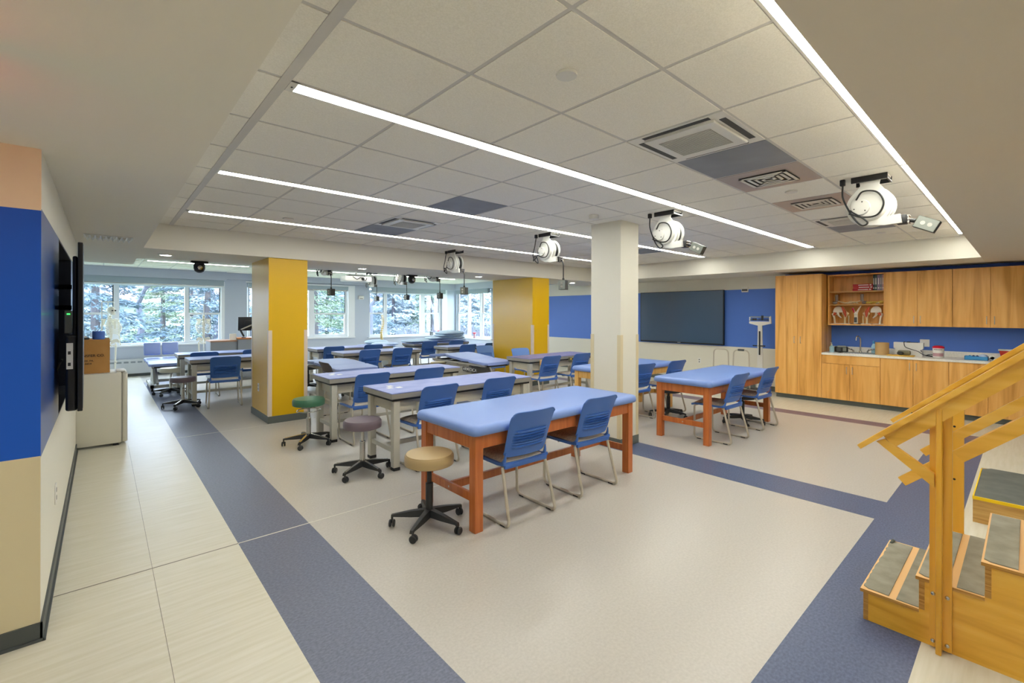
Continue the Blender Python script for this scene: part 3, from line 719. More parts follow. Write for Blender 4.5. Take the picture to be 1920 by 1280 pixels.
# ================================================================== TABLES
def wood_table(x0, x1, y0, y1, wood, ztop, lab, vinyl='vinyl_blue', over=.04):
    t = thing('treatment_table', lab, 'treatment table', ((x0+x1)/2, (y0+y1)/2, 0), group='padded wooden treatment tables')
    a, b = (x1-x0)/2, (y1-y0)/2
    zl = ztop-.075
    m = MB(vinyl)
    N = 48
    out = []
    for k in range(N):
        q4, r4 = divmod(k, N//4); th = PI/2*(q4+r4/(N//4-1)); sx_ = 1 if q4 in (0, 3) else -1; sy_ = 1 if q4 in (0, 1) else -1
        out.append((sx_, sy_, math.cos(th), math.sin(th)))
    rings = []
    for (ins, z) in ((.03, 0), (.012, .004), (.002, .018), (0, .034), (.006, .052), (.016, .064), (.030, .071), (.055, .0745)):
        rings.append([m.bm.verts.new((sx_*(a+over-.06)+cx_*(.06-ins), sy_*(b+over-.06)+cy_*(.06-ins), zl+z)) for sx_, sy_, cx_, cy_ in out])
    for A, B in zip(rings, rings[1:]):
        for k in range(N): j = (k+1) % N; m.bm.faces.new((A[k], A[j], B[j], B[k]))
    m.bm.faces.new(rings[0][::-1]); m.bm.faces.new(rings[-1])
    m.build('cushion_top', parent=t, smooth=50)
    p = MB(wood); p.box(-a+.03, -b+.012, zl-.1, a-.03, -b+.034, zl).box(-a+.03, b-.034, zl-.1, a-.03, b-.012, zl)
    p.box(-a+.012, -b+.03, zl-.1, -a+.034, b-.03, zl).box(a-.034, -b+.03, zl-.1, a-.012, b-.03, zl); p.box(-a+.03, -b+.03, zl-.015, a-.03, b-.03, zl); p.build('apron', parent=t, smooth=0)
    for sx in (-1, 1):
        for sy in (-1, 1):
            cx, cy = sx*(a-.038), sy*(b-.038); MB(wood).box(cx-.036, cy-.036, 0, cx+.036, cy+.036, zl, bev=.003).build('leg', parent=t, smooth=0)
    for sx in (-1, 1):
        q = MB(wood).box(sx*(a-.038)-.012, -b+.07, .20, sx*(a-.038)+.012, b-.07, .262, bev=.002); q.lathe([(.008, 0), (.006, .003), (0, .003)], (sx*(a-.038)-.013, 0, .23), 'x', 10, 'screw')
        q.build('end_rail', parent=t, smooth=0)
    MB(wood).box(-a+.05, -.014, .205, a-.05, .014, .265, bev=.002).build('long_stretcher', parent=t, smooth=0)
    return t
wood_table(1.965, 3.91, 2.59, 3.33, 'cherry', .765, 'cherry wood treatment table with long blue padded top, nearest the camera')
wood_table(5.325, 7.26, 2.49, 3.18, 'cherry', .765, 'cherry wood treatment table with blue padded top in front of the physician scale')
wood_table(5.40, 7.16, 3.97, 4.62, 'maple', .765, 'maple treatment table with blue padded top half hidden behind the white column')
def metal_table(x0, x1, y0, y1, lab, top='vinyl_lilac', zt=.775, sticker=False, panel=True):
    t = thing('grey_treatment_table', lab, 'treatment table', ((x0+x1)/2, (y0+y1)/2, 0), group='grey metal-framed treatment tables')
    a, b = (x1-x0)/2, (y1-y0)/2
    MB(top).box(-a, -b, zt-.012, a, b, zt, bev=.005).build('top_surface', parent=t, smooth=0)
    e = MB('table_edge').box(-a+.001, -b+.001, zt-.062, a-.001, b-.001, zt-.012, bev=.004); e.box(-a+.02, -b+.02, zt-.085, a-.02, b-.02, zt-.062, 'rubber_black'); e.build('edge_band', parent=t, smooth=0)
    p = MB('table_beige'); p.box(-a+.09, -b+.085, zt-.20, a-.09, -b+.105, zt-.085).box(-a+.09, b-.105, zt-.2, a-.09, b-.085, zt-.085).box(-a+.08, -b+.09, zt-.2, -a+.10, b-.09, zt-.085).box(a-.10, -b+.09, zt-.2, a-.08, b-.09, zt-.085)
    p.build('apron', parent=t, smooth=0)
    for sx in (-1, 1):
        for sy in (-1, 1):
            cx, cy = sx*(a-.075), sy*(b-.065)
            l = MB('table_frame').box(cx-.034, cy-.034, .03, cx+.034, cy+.034, zt-.085, bev=.004).build('leg', parent=t, smooth=0)
            MB('rubber_black').box(cx-.036, cy-.036, 0, cx+.036, cy+.036, .032, bev=.004).build('foot_cap', parent=l, smooth=0)
        MB('table_frame').box(sx*(a-.075)-.018, -b+.09, .17, sx*(a-.075)+.018, b-.09, .215).build('end_rail', parent=t, smooth=0)
    MB('table_frame').box(-a+.08, -.02, .172, a-.08, .02, .213).build('long_stretcher', parent=t, smooth=0)
    cb = MB('table_beige').box(-a+.32, -b+.06, zt-.25, -a+.46, -b+.086, zt-.13, bev=.004); cb.box(-a+.34, -b+.054, zt-.2, -a+.37, -b+.06, zt-.18, 'rubber_black'); cb.box(-a+.39, -b+.054, zt-.2, -a+.42, -b+.06, zt-.18, 'rubber_black')
    cb.build('power_socket', parent=t, smooth=0)
    if sticker:
        k = MB('white_plastic')
        for (u, v) in ((.12, .30), (.21, .27), (.17, .40)): k.box(-a+u, -b+v, zt, -a+u+.06, -b+v+.07, zt+.0008)
        k.build('sticker', parent=t, smooth=0)
    return t
metal_table(2.105, 4.00, 4.12, 4.78, 'grey metal table with pale lilac top, right behind the front cherry table', sticker=True)
metal_table(2.02, 3.92, 5.53, 6.12, 'grey metal table with pale lilac top beside the green stool, second row', sticker=True)
metal_table(3.49, 5.22, 8.82, 9.46, 'grey metal table third row back, right of the left yellow column')
metal_table(3.46, 5.24, 10.18, 10.86, 'grey metal table fourth row back under the window right of the left yellow column')
metal_table(5.96, 7.70, 10.45, 11.08, 'grey metal table at the far right window carrying the pillows', 'vinyl_pale')
metal_table(5.95, 7.42, 8.90, 9.50, 'grey metal table behind the nameplated hi-lo bed, left of the right yellow column')
m7 = metal_table(5.50, 7.25, 5.72, 6.32, 'metal table with plum coloured top left of the white column', 'vinyl_plum')
for k, (x, mm) in enumerate(((.27, 'desk_orange'), (1.03, 'book_green'))):
    o = MB('olive' if k else 'bare_wood'); o.box(-.03, -.02, -.05, .03, .02, .04, bev=.006); o.box(-.022, -.022, .0, .022, -.019, .03, 'tray')
    tag(o.build('strap_clip', loc=(5.50+x, 5.69, .70)), ['small tan clip hooked on the edge of the plum-topped table', 'small yellow-green clip hooked on the edge of the plum-topped table'][k], 'clip', 'clips on the plum-topped table')
metal_table(1.08, 2.95, 9.22, 9.84, 'grey metal table left of the left yellow column, front one', 'vinyl_pale')
metal_table(1.05, 2.95, 10.45, 11.08, 'grey metal table left of the left yellow column, one nearer the windows', 'vinyl_pale')

# ---- stools
def stool(x, y, zt, vinyl, lab, basem='stool_black', colm='stool_black', rot=0, ring=False, r=.18, topbar=False):
    t = thing('rolling_stool', lab, 'stool', (x, y, 0), rot, group='round rolling stools')
    h = .085
    MB(vinyl).lathe([(0, zt-h), (r*.9, zt-h), (r*.985, zt-h+.008), (r, zt-h*.55), (r*.99, zt-.016), (r*.965, zt-.009), (r*.95, zt-.011), (r*.93, zt-.002), (r*.6, zt+.004), (0, zt+.006)], n=44).build('seat', parent=t)
    c = MB(colm); c.lathe([(.017, .26), (.017, zt-h-.02), (.07, zt-h-.012), (.07, zt-h)], n=18); c.lathe([(.027, .075), (.027, .31), (.024, .315)], n=18); c.build('gas_column', parent=t)
    if ring:
        q = MB('chrome'); q.tube(arc((0, 0, zt-h-.06), .13, 0, 2*PI*35/36, 36), .006, closed=True)
        for k in range(3): a = 2*PI*k/3; q.tube([(.03*math.cos(a), .03*math.sin(a), zt-h-.02), (.13*math.cos(a), .13*math.sin(a), zt-h-.06)], .004, n=6)
        q.build('height_ring', parent=t)
    for k in range(5):
        a = 2*PI*k/5; d = Vector((math.cos(a), math.sin(a), 0)); s_ = Vector((-d.y, d.x, 0))
        b = MB(basem)
        pts = [(0.02, .075, .125, .030), (.13, .070, .112, .023), (.26, .072, .088, .016), (.275, .060, .085, .016)]
        rings = []
        for (q0, zl, zh, hw) in pts:
            c_ = d*q0; rings.append([b.bm.verts.new(c_+s_*sx*hw*kk+Vector((0, 0, zz))) for (sx, zz, kk) in ((-1, zl, 1), (1, zl, 1), (1, zh, .7), (-1, zh, .7))])
        for A, B in zip(rings, rings[1:]):
            for i in range(4): j = (i+1) % 4; b.bm.faces.new((A[i], A[j], B[j], B[i]))
        b.bm.faces.new(rings[0][::-1]); b.bm.faces.new(rings[-1])
        if topbar: b.bar(d*.03+Vector((0, 0, .124)), d*.255+Vector((0, 0, .091)), .022, .006, 'chrome')
        arm = b.build('base_arm', parent=t)
        cw = MB('stool_black'); cc = d*.268+s_*.012
        for sg in (-1, 1): 
            o1 = cc+d*.014*sg
            cw.lathe([(0, -.008), (.022, -.008), (.027, -.003), (.027, .003), (.022, .008), (0, .008)], (0, 0, 0), 'x', 18)
            for v in cw.bm.verts[-0:]: pass
        # orient twin wheels along d
        bmesh.ops.rotate(cw.bm, verts=cw.bm.verts, cent=(0, 0, 0), matrix=Matrix.Rotation(a, 3, 'Z'))
        vs = list(cw.bm.verts); half = len(vs)//2
        for i, v in enumerate(vs): v.co += cc+d*(.013 if i < half else -.013)+Vector((0, 0, .027))
        cw.tube([d*.268+Vector((0, 0, .085)), cc+Vector((0, 0, .03))], .008, n=8); cw.build('caster', parent=t)
    return t
stool(1.80, 2.93, .535, 'tan_vinyl', 'tan round stool on a black five-arm base beside the front cherry table', rot=R(-3))
stool(1.90, 4.32, .525, 'purple_vinyl', 'grey-purple round stool with chrome column at the nearest grey metal table', colm='chrome', rot=R(-6), topbar=True)
stool(1.84, 5.70, .545, 'green_vinyl', 'green round stool with chrome lever ring at the second grey metal table', colm='chrome', rot=R(15), ring=True, topbar=True)
stool(1.0, 9.28, .50, 'purple_vinyl', 'grey-purple round stool left of the grey tables near the windows', colm='chrome', rot=R(240), topbar=True)
stool(.98, 10.85, .51, 'cream_vinyl', 'cream round stool near the windows at left', colm='chrome', rot=R(230), topbar=True)
stool(3.13, 9.73, .50, 'black_vinyl', 'black round stool just right of the left yellow column', rot=R(10))
stool(5.42, 8.45, .51, 'yellowish_vinyl', 'cream-tan stool top showing left of the hi-lo bed nameplate', colm='chrome', rot=R(20))
stool(6.42, 3.98-.35, .46, 'black_vinyl', 'black five-arm stool base under the maple table', rot=R(200))
stool(6.85, 2.72, .44, 'black_vinyl', 'black five-arm stool base under the right cherry table', rot=R(212))

# ---- hi-lo beds
def hilo(cx, cy, zt, L, W, lab, rz=0, vinyl='vinyl_pale', raised=0, sag=.05, plate=None, pillowed=False):
    t = thing('hilo_treatment_bed', lab, 'treatment bed', (cx, cy, 0), rz, group='padded hi-lo treatment beds')
    def sect(y0, y1, z0, z1, name):
        def fn(u, v):
            th = 2*PI*u; n_ = 8; px = math.copysign(abs(math.cos(th))**(2/n_), math.cos(th)); pz = math.copysign(abs(math.sin(th))**(2/n_), math.sin(th))
            y = y0+(y1-y0)*v; zc = z0+(z1-z0)*v; e = 1 if 0.03 < v < .97 else .86
            return Vector((px*W/2*e, y, zc+pz*.03*e))
        m = MB(vinyl); m.grid(fn, 28, 10, closed_u=True)
        for k in (0, 10):
            r_ = [m.bm.verts.new(fn(i/28, k/10)) for i in range(28)]; m.bm.faces.new(r_)
        bmesh.ops.remove_doubles(m.bm, verts=m.bm.verts, dist=1e-5)
        return m.build(name, parent=t, smooth=50)
    h = L/2
    sect(-h, -h+L*.3, zt-.03-.02, zt-.03, 'head_section'); sect(-h+L*.305, h-L*.3, zt-.03, zt-.03+sag, 'middle_section'); sect(h-L*.295, h, zt-.03+sag, zt-.03+raised, 'foot_section')
    f = MB('table_frame'); f.box(-W/2+.05, -h+.1, zt-.11, -W/2+.09, h-.1, zt-.075).box(W/2-.09, -h+.1, zt-.11, W/2-.05, h-.1, zt-.075)
    for k in range(5): yy = -h+.15+k*(L-.3)/4; f.box(-W/2+.06, yy-.015, zt-.12, W/2-.06, yy+.015, zt-.08, 'box_dark')
    f.build('upper_frame', parent=t, smooth=0)
    g = MB('table_frame'); g.prism([(-h+.35, .12), (h-.3, .12), (h-.55, zt-.12), (-h+.65, zt-.12)], 'x', -W/2+.1, -W/2+.14); g.prism([(-h+.35, .12), (h-.3, .12), (h-.55, zt-.12), (-h+.65, zt-.12)], 'x', W/2-.14, W/2-.1)
    g.bar((-W/2+.16, -h+.3, .13), (-W/2+.16, h-.5, zt-.13), .04, .05, 'white_metal'); g.build('lift_frame', parent=t, smooth=0)
    b = MB('table_frame'); b.box(-W/2+.04, -h+.2, .06, -W/2+.1, h-.2, .12).box(W/2-.1, -h+.2, .06, W/2-.04, h-.2, .12).box(-W/2+.04, -h+.2, .06, W/2-.04, -h+.26, .12).box(-W/2+.04, h-.26, .06, W/2-.04, h-.2, .12)
    bo = b.build('base_frame', parent=t, smooth=0)
    for sx in (-1, 1):
        for sy in (-1, 1): MB('rubber_black').lathe([(0, -.015), (.035, -.015), (.035, .015), (0, .015)], (sx*(W/2-.07), sy*(h-.23), .035), 'x', 16).box(sx*(W/2-.07)-.012, sy*(h-.23)-.012, .035, sx*(W/2-.07)+.012, sy*(h-.23)+.012, .09).build('caster', parent=bo)
    return t
hilo(3.08, 7.95, .70, 1.6, .70, 'low lilac hi-lo treatment bed behind the second grey metal table', sag=.02)
b2 = hilo(5.42, 7.35, .70, 1.95, .70, 'hi-lo treatment bed with a wavy lilac top and black nameplate', sag=.06, raised=-.0)
pl = MB('plastic_black').box(-.30, -.60, .47, -.292, -.2, .545); npz = pl.build('nameplate', parent=b2, smooth=0)
text('ARMEDICA', .085, 'lettering', 'white_plastic', npz, (-.302, -.215, .507), (R(90), 0, R(-90)), ext=.0008)
b3 = hilo(5.55, 11.5, .68, 1.7, .62, 'white-framed hi-lo bed under the flat pillows, in front of the middle window', vinyl='pillow_light')
bL = hilo(.98, 12.0, .58, 1.5, .62, 'pale blue treatment bed with raised backrest below the leftmost window', vinyl='vinyl_pale', sag=.0)
for k, x in enumerate((-.16, .16)):
    m = MB('vinyl_pale').box(-.145, -.03, -.14, .145, .03, .14, bev=.025, seg=3); o = m.build('backrest_pad', parent=bL); o.location = (x, .78, .76); o.rotation_euler = (R(-18), 0, 0)
# ---- pillows
def pillow(x, y, z, L, W, H, rz, lab, m='pillow', tilt=0, seed=1):
    rnd = random.Random(seed); ph = rnd.random()*6
    def fn(sgn):
        def g(u, v):
            x_, y_ = 2*u-1, 2*v-1
            e = max(0, (1-abs(x_)**2.6))**.5*max(0, (1-abs(y_)**2.6))**.5
            wob = .08*math.sin(5*x_+ph)*math.sin(4*y_+ph)
            return Vector((x_*L/2*(1-.06*y_*y_), y_*W/2*(1-.06*x_*x_), sgn*H/2*e*(1+wob)))
        return g
    mb = MB(m); mb.grid(fn(1), 16, 12); mb.grid(fn(-1), 16, 12); bmesh.ops.remove_doubles(mb.bm, verts=mb.bm.verts, dist=1e-5)
    o = mb.build('pillow', smooth=70, loc=(x, y, z)); o.rotation_euler = (R(tilt), 0, rz); return tag(o, lab, 'pillow', 'pillows on the far treatment tables')
zt = .775
tall = ['bottom pale pillow of the tall stack by the window corner', 'second pillow up in the tall stack by the window corner', 'third pillow up in the tall stack by the window corner', 'puffy top pillow of the tall stack by the window corner']
for k in range(4):
    pillow(7.25+.03*(k % 2), 10.78, zt+.045+k*.062, .82-.03*(k % 2), .5, .10 if k < 3 else .16, R(4*k-6), tall[k], 'pillow' if k else 'pillow_light', seed=k)
pillow(6.72, 10.85, zt+.04, .45, .45, .09, R(12), 'bottom small pale pillow left of the tall pillow stack', 'pillow_light', seed=9)
pillow(6.75, 10.8, zt+.105, .42, .42, .08, R(-8), 'upper small pillow left of the tall pillow stack', 'pillow', seed=10)
pillow(7.55, 10.7, zt+.03, .3, .4, .06, R(8), 'flat pale pillow poking out right under the tall pillow stack', 'pillow_light', seed=12)
pillow(6.25, 10.8, zt+.05, .85, .5, .11, R(8), 'grey-blue pillow lying flat at the left end of the pillow table', 'pillow', seed=11)
pillow(5.55, 11.25, .72+.03, .62, .5, .10, R(15), 'pale pillow on the left of the white hi-lo bed', 'pillow_light', seed=13)
pillow(5.60, 11.85, .72+.05, .62, .55, .13, R(-20), 'pillow on the far end of the white hi-lo bed', 'pillow', seed=14)

# ================================================================== CABINETS (right wall)
XF = 9.5
def door(parent, y0, y1, z0, z1, hy=None, hz=None, x=XF, hl=.11, name='door'):
    d = MB('cab_wood').box(x-.018, y0+.002, z0+.002, x+.001, y1-.002, z1-.002, bev=.0015, seg=1).build(name, parent=parent, smooth=0)
    if hy is not None:
        h = MB('silver_tube').tube(fillet([(x-.018, hy, hz-hl/2), (x-.046, hy, hz-hl/2), (x-.046, hy, hz+hl/2), (x-.018, hy, hz+hl/2)], .01, 4), .005, n=8); h.build('handle', parent=d)
    return d
def cabinet(name, lab, y0, y1, z0, z1, x0, x1, kick=True):
    t = thing(name, lab, 'cabinet', (0, 0, 0))
    m = MB('cab_wood').box(x0+.002, y0, z0, x1, y1, z1); m.build('body', parent=t, smooth=0)
    if kick: MB('base_grey').box(x0+.05, y0, 0, x0+.07, y1, z0).build('toe_kick', parent=t, smooth=0)
    return t
XB = XW-.002
c = cabinet('tall_cabinet', 'tall wooden two-door storage cabinet at the left end of the cabinet wall', 2.425, 3.175, .085, 2.275, XF, XB)
door(c, 2.80, 3.175, .085, 2.275, 2.85, 1.09); door(c, 2.425, 2.80, .085, 2.275, 2.75, 1.09)
c = cabinet('sink_base_cabinet', 'wooden base cabinet under the sink with a long false drawer front', 1.605, 2.423, .085, .85, XF, XB)
d = MB('cab_wood_h').box(XF-.018, 1.607, .705, XF+.001, 2.421, .848, bev=.0015, seg=1).build('false_drawer_front', parent=c, smooth=0)
door(c, 2.015, 2.423, .085, .70, 2.055, .60); door(c, 1.605, 2.015, .085, .70, 1.975, .60)
for (y0, y1, lab) in ((.79, 1.603, 'wooden base cabinet below the white device and red-lidded tub, right of the sink base'), (-.03, .788, 'wooden base cabinet behind the stair rails below the blue caddy'), (-.85, -.032, 'wooden base cabinet at the far right end, mostly outside the frame')):
    c = cabinet('base_cabinet', lab, y0, y1, .085, .85, XF, XB); ym = (y0+y1)/2
    door(c, ym, y1, .085, .85, ym+.04, .74); door(c, y0, ym, .085, .85, ym-.04, .74)
# upper cabinets
XU = 9.78
for (y0, y1, lab) in ((.775, 1.59, 'wooden wall cabinet directly right of the open shelves'), (-.04, .773, 'wooden wall cabinet at the right edge of the photo'), (-.85, -.042, 'wooden wall cabinet beyond the right edge')):
    c = cabinet('wall_cabinet', lab, y0, y1, 1.365, 2.262, XU, XB, kick=False); ym = (y0+y1)/2
    door(c, ym, y1, 1.365, 2.262, ym+.04, 1.475, x=XU); door(c, y0, ym, 1.365, 2.262, ym-.04, 1.475, x=XU)
# open shelf cabinet
o = thing('open_shelf_cabinet', 'open wooden wall shelves holding red books and joint models, above the sink', 'shelf', (0, 0, 0))
y0, y1, z0, z1 = 1.592, 2.405, 1.365, 2.262
m = MB('cab_wood'); m.box(XU, y0, z0, XB, y0+.02, z1).box(XU, y1-.02, z0, XB, y1, z1).box(XU, y0+.02, z1-.02, XB, y1-.02, z1).box(XU, y0+.02, z0, XB, y1-.02, z0+.02).box(XB-.012, y0+.02, z0+.02, XB, y1-.02, z1-.02); m.build('carcass', parent=o, smooth=0)
for z in (1.715, 1.945):
    MB('cab_wood_h').box(XU+.012, y0+.021, z, XB-.012, y1-.021, z+.02).box(XU+.010, y0+.021, z, XU+.012, y1-.021, z+.02, 'cab_edge').build('shelf_board', parent=o, smooth=0)
SH = [1.386, 1.736, 1.966]
# worktop
k = MB('counter'); k.box(XF-.035, -.85, .85, XB, 2.423, .885, bev=.003); k.box(XB-.02, -.85, .885, XB, 2.423, .975, bev=.002)
wt = tag(k.build('worktop', smooth=0), 'long white speckled worktop with low backsplash along the cabinet wall', 'worktop')
# sink
s_ = thing('sink', 'stainless steel drop-in sink in the worktop', 'sink', (9.78, 1.95, .885))
MB('chrome').box(-.2, -.27, .0, .2, .27, .006, bev=.002).build('rim', parent=s_, smooth=0)
MB('box_steel').box(-.16, -.22, .006, .12, .22, .0075).build('basin', parent=s_, smooth=0)
fx = thing('faucet', 'chrome gooseneck faucet with two wrist-blade handles behind the sink', 'faucet', (9.93, 1.955, .891))
MB('chrome').tube(smoothpath([(0, 0, 0), (0, 0, .1), (0, 0, .22), (-.015, .012, .265), (-.055, .025, .285), (-.1, .035, .265), (-.11, .038, .21)], 6), [.011]*31+[.010]*6, n=12).lathe([(.026, 0), (.02, .015), (.012, .03)], n=16).build('spout', parent=fx)
for sg in (-1, 1):
    MB('chrome').tube([(0, sg*.1, 0), (0, sg*.1, .03)], .014).tube([(0, sg*.1, .03), (-.03, sg*.14, .05), (-.05, sg*.2, .075)], [.009, .008, .012]).tube([(-.0, sg*.1, .0), (-.03, sg*.12, .06)], .006).build('wrist_blade_handle', parent=fx)
ZW = .885
def single(mb, name, lab, cat, group=None, smooth=40, loc=None):
    return tag(mb.build(name, smooth=smooth, loc=loc), lab, cat, group)
sp = thing('soap_dispenser', 'clear blue soap pump bottle beside the tall cabinet on the worktop', 'soap bottle', (9.72, 2.33, ZW))
MB('soap').lathe([(0, 0), (.034, 0), (.036, .01), (.036, .09), (.02, .11), (.014, .12), (0, .12)], n=20).build('bottle', parent=sp)
MB('white_plastic').lathe([(.014, .12), (.014, .135), (.005, .14), (.005, .165), (.0, .165)], n=14).box(-.05, -.006, .158, .008, .006, .17).build('pump', parent=sp)
rc = thing('black_radio', 'black and silver portable device leaning beside the soap bottle', 'radio', (9.86, 2.22, ZW), R(15))
MB('plastic_black').box(-.06, -.10, 0, .06, .10, .10, bev=.02).build('body', parent=rc); MB('box_steel').box(-.065, -.07, .085, .02, .06, .115, bev=.01).box(-.064, -.07, .02, -.058, -.02, .08).box(-.064, .01, .02, -.058, .07, .08, 'base_dark').build('front_panel', parent=rc)
single(MB('drum').lathe([(0, 0), (.092, 0), (.092, .205), (.086, .205), (.086, .01)], n=36), 'cardboard_drum', 'round brown cardboard drum on the worktop right of the sink', 'cardboard drum', loc=(9.72, 1.62, ZW))
bo = thing('spray_bottle', 'pale blue spray bottle half hidden behind the cardboard drum', 'bottle', (9.95, 1.77, ZW)); MB('soap').lathe([(0, 0), (.035, 0), (.037, .12), (.014, .17), (0, .17)], n=18).build('bottle', parent=bo); MB('sky_blue_plastic').box(-.04, -.012, .17, .015, .012, .215, bev=.004).build('trigger', parent=bo)
wd = thing('white_device', 'white moulded plastic case standing on the worktop, black cord draped over it', 'device case', (9.86, 1.30, ZW), R(0))
MB('white_plastic').prism([(-.175, 0), (.175, 0), (.175, .06), (.15, .08), (.15, .1), (.185, .12), (.185, .215), (-.185, .215), (-.185, .12), (-.15, .1), (-.15, .08), (-.175, .06)], 'x', -.05, .05).build('case', parent=wd, smooth=0)
MB('plastic_black').box(-.03, -.02, .213, .03, .02, .228, bev=.004).box(-.02, -.12, .213, .02, .03, .222).build('handle', parent=wd)
cd = MB('cord').tube(smoothpath([(-.02, .04, .22), (-.07, .05, .215), (-.08, .03, .14), (-.085, -.06, .10), (-.09, -.13, .075), (-.095, -.19, .03), (-.10, -.27, .02), (-.11, -.30, .015), (-.10, -.33, .02), (-.09, -.28, .04), (-.1, -.22, .015), (-.11, -.33, .01), (-.1, -.27, .006)], 6), .005, n=8)
single(cd, 'power_cord', 'thin black cord draped over the white case, coiled on the worktop', 'cord', loc=(9.86, 1.30, ZW+.004))
tr = single(MB('tray').box(-.09, -.17, 0, .09, .17, .018, bev=.008), 'wooden_tray', 'small yellow tray in front of the white case', 'tray', loc=(9.66, 1.37, ZW))
sb = thing('blood_pressure_cuff', 'olive cuff with dark bulb lying on the small yellow tray', 'blood pressure cuff', (9.68, 1.34, ZW+.018))
MB('olive').box(-.05, -.09, 0, .03, .07, .075, bev=.02).build('cuff', parent=sb); MB('box_dark').ball((-.06, .03, .03), .03, None, (1, 1.5, 1)).build('bulb', parent=sb)
pt = MB('white_plastic').box(-.006, -.06, 0, .0, .06, .12, bev=.003); single(pt, 'wall_plate', 'white wall plate on the blue wall above the white case', 'wall plate', loc=(XW-.001, 1.13, 1.03))
bu = thing('wipes_tub', 'white tub of wipes with a red lid on the worktop', 'tub', (9.74, .93, ZW))
MB('white_plastic').lathe([(0, 0), (.06, 0), (.066, .012), (.068, .155), (0, .155)], n=30).build('tub', parent=bu); MB('lid_red').lathe([(.072, .15), (.072, .168), (.05, .185), (.02, .19), (0, .19)], n=30).build('lid', parent=bu)
lb = MB('book_pink'); lb.grid(lambda u, v: Vector((-.0685*math.cos((u-.5)*2.2), .0685*math.sin((u-.5)*2.2), .025+.05*v)), 10, 1); lb.grid(lambda u, v: Vector((-.0688*math.cos((u-.5)*1.6), .0688*math.sin((u-.5)*1.6), .125+.008*v)), 8, 1, 'ink'); lb.build('label_band', parent=bu)
bc = thing('blue_caddy', 'light blue plastic tray caddy of small items on the worktop', 'caddy', (9.72, .51, ZW))
MB('sky_blue_plastic').box(-.08, -.125, 0, .08, .125, .008, bev=.002).box(-.08, -.125, 0, -.074, .125, .055).box(.074, -.125, 0, .08, .125, .055).box(-.08, -.125, 0, .08, -.119, .055).box(-.08, .119, 0, .08, .125, .055).build('tray', parent=bc, smooth=0)
for k, (yy, m_, n_) in enumerate(((.07, 'sky_blue_plastic', 'bottle'), (.03, 'navy_paint', 'bottle'), (-.01, 'navy_paint', 'bottle'))):
    single(MB(m_).lathe([(0, 0), (.016, 0), (.016, .05), (.006, .06), (0, .06)], n=12), 'small_bottle', ['small light bottle at the left end inside the blue caddy', 'small navy bottle in the middle of the blue caddy', 'small navy bottle third from the left in the blue caddy'][k], 'bottle', 'bottles in the blue caddy', loc=(9.70, .51+yy, ZW+.009))
single(MB('pillow_light').ball((0, 0, 0), .045, None, (1, 1.15, .8)), 'blue_ball', 'pale blue round ball sitting in the blue caddy', 'ball', loc=(9.74, .44, ZW+.05))
single(MB('white_plastic').lathe([(.03, -.012), (.038, 0), (.03, .012), (.022, .012), (.022, -.012)], (0, 0, 0), 'x', 20), 'tape_roll', 'white roll of tape standing right of the blue caddy', 'tape roll', loc=(9.70, .345, ZW+.039))
single(MB('tan_vinyl').lathe([(.0, -.012), (.028, -.012), (.028, .012), (.0, .012)], (0, 0, 0), 'x', 20), 'tape_roll', 'small tan roll beside the white tape roll on the worktop', 'tape roll', loc=(9.70, .27, ZW+.028))
rb = thing('sharps_bin', 'red plastic bin with a white lid at the right end of the worktop', 'bin', (9.82, .14, ZW))
MB('red_plastic').prism([(-.11, 0), (.11, 0), (.14, .15), (-.14, .15)], 'x', -.08, .08).build('body', parent=rb, smooth=0); MB('white_plastic').box(-.095, -.15, .15, .095, .15, .168, bev=.004).build('lid', parent=rb, smooth=0); MB('white_plastic').box(-.083, -.13, .03, -.0815, -.03, .11).build('label', parent=rb, smooth=0)
# ---- books & anatomy models on the open shelves
for k in range(3):
    b = thing('book', ['bottom red book of the stack of three, skewed', 'middle red book of the flat stack on the top shelf', 'topmost red book of the flat stack on the top shelf'][k], 'book', (9.93, 1.905, SH[2]+.001+k*.039), R([-5, 2, -2][k]), 'red books lying on the top shelf')
    MB('book_red').box(-.10, -.14, 0, .10, .14, .038, bev=.003).build('cover', parent=b, smooth=0); MB('book_white').box(-.1015, -.085, .012, -.0995, .06, .026).box(-.1015, -.125, .01, -.0995, -.10, .03).build('spine_print', parent=b, smooth=0)
for k, (m_, wd_, hh, ll) in enumerate((('plastic_black', .022, .27, 'black upright book leaning left of the green one'), ('book_green', .030, .262, 'dark green upright book on the top shelf'), ('book_mauve', .038, .265, 'grey-mauve thick upright book on the top shelf'), ('book_grey', .02, .27, 'thin grey upright book between mauve and pink ones'), ('book_pink', .03, .268, 'pink upright book at the right end of the top shelf'))):
    yy = [1.752, 1.724, 1.688, 1.657, 1.630][k]
    b = thing('book', ll, 'book', (9.93, yy, SH[2]+.001), 0, 'upright books on the top shelf')
    MB(m_).box(-.10, -wd_/2, 0, .10, wd_/2, hh, bev=.003).build('cover', parent=b, smooth=0); MB('book_white').box(-.1015, -wd_*.28, .03, -.0995, wd_*.28, .05).box(-.1015, -wd_*.2, .1, -.0995, wd_*.2, .21).build('spine_print', parent=b, smooth=0)
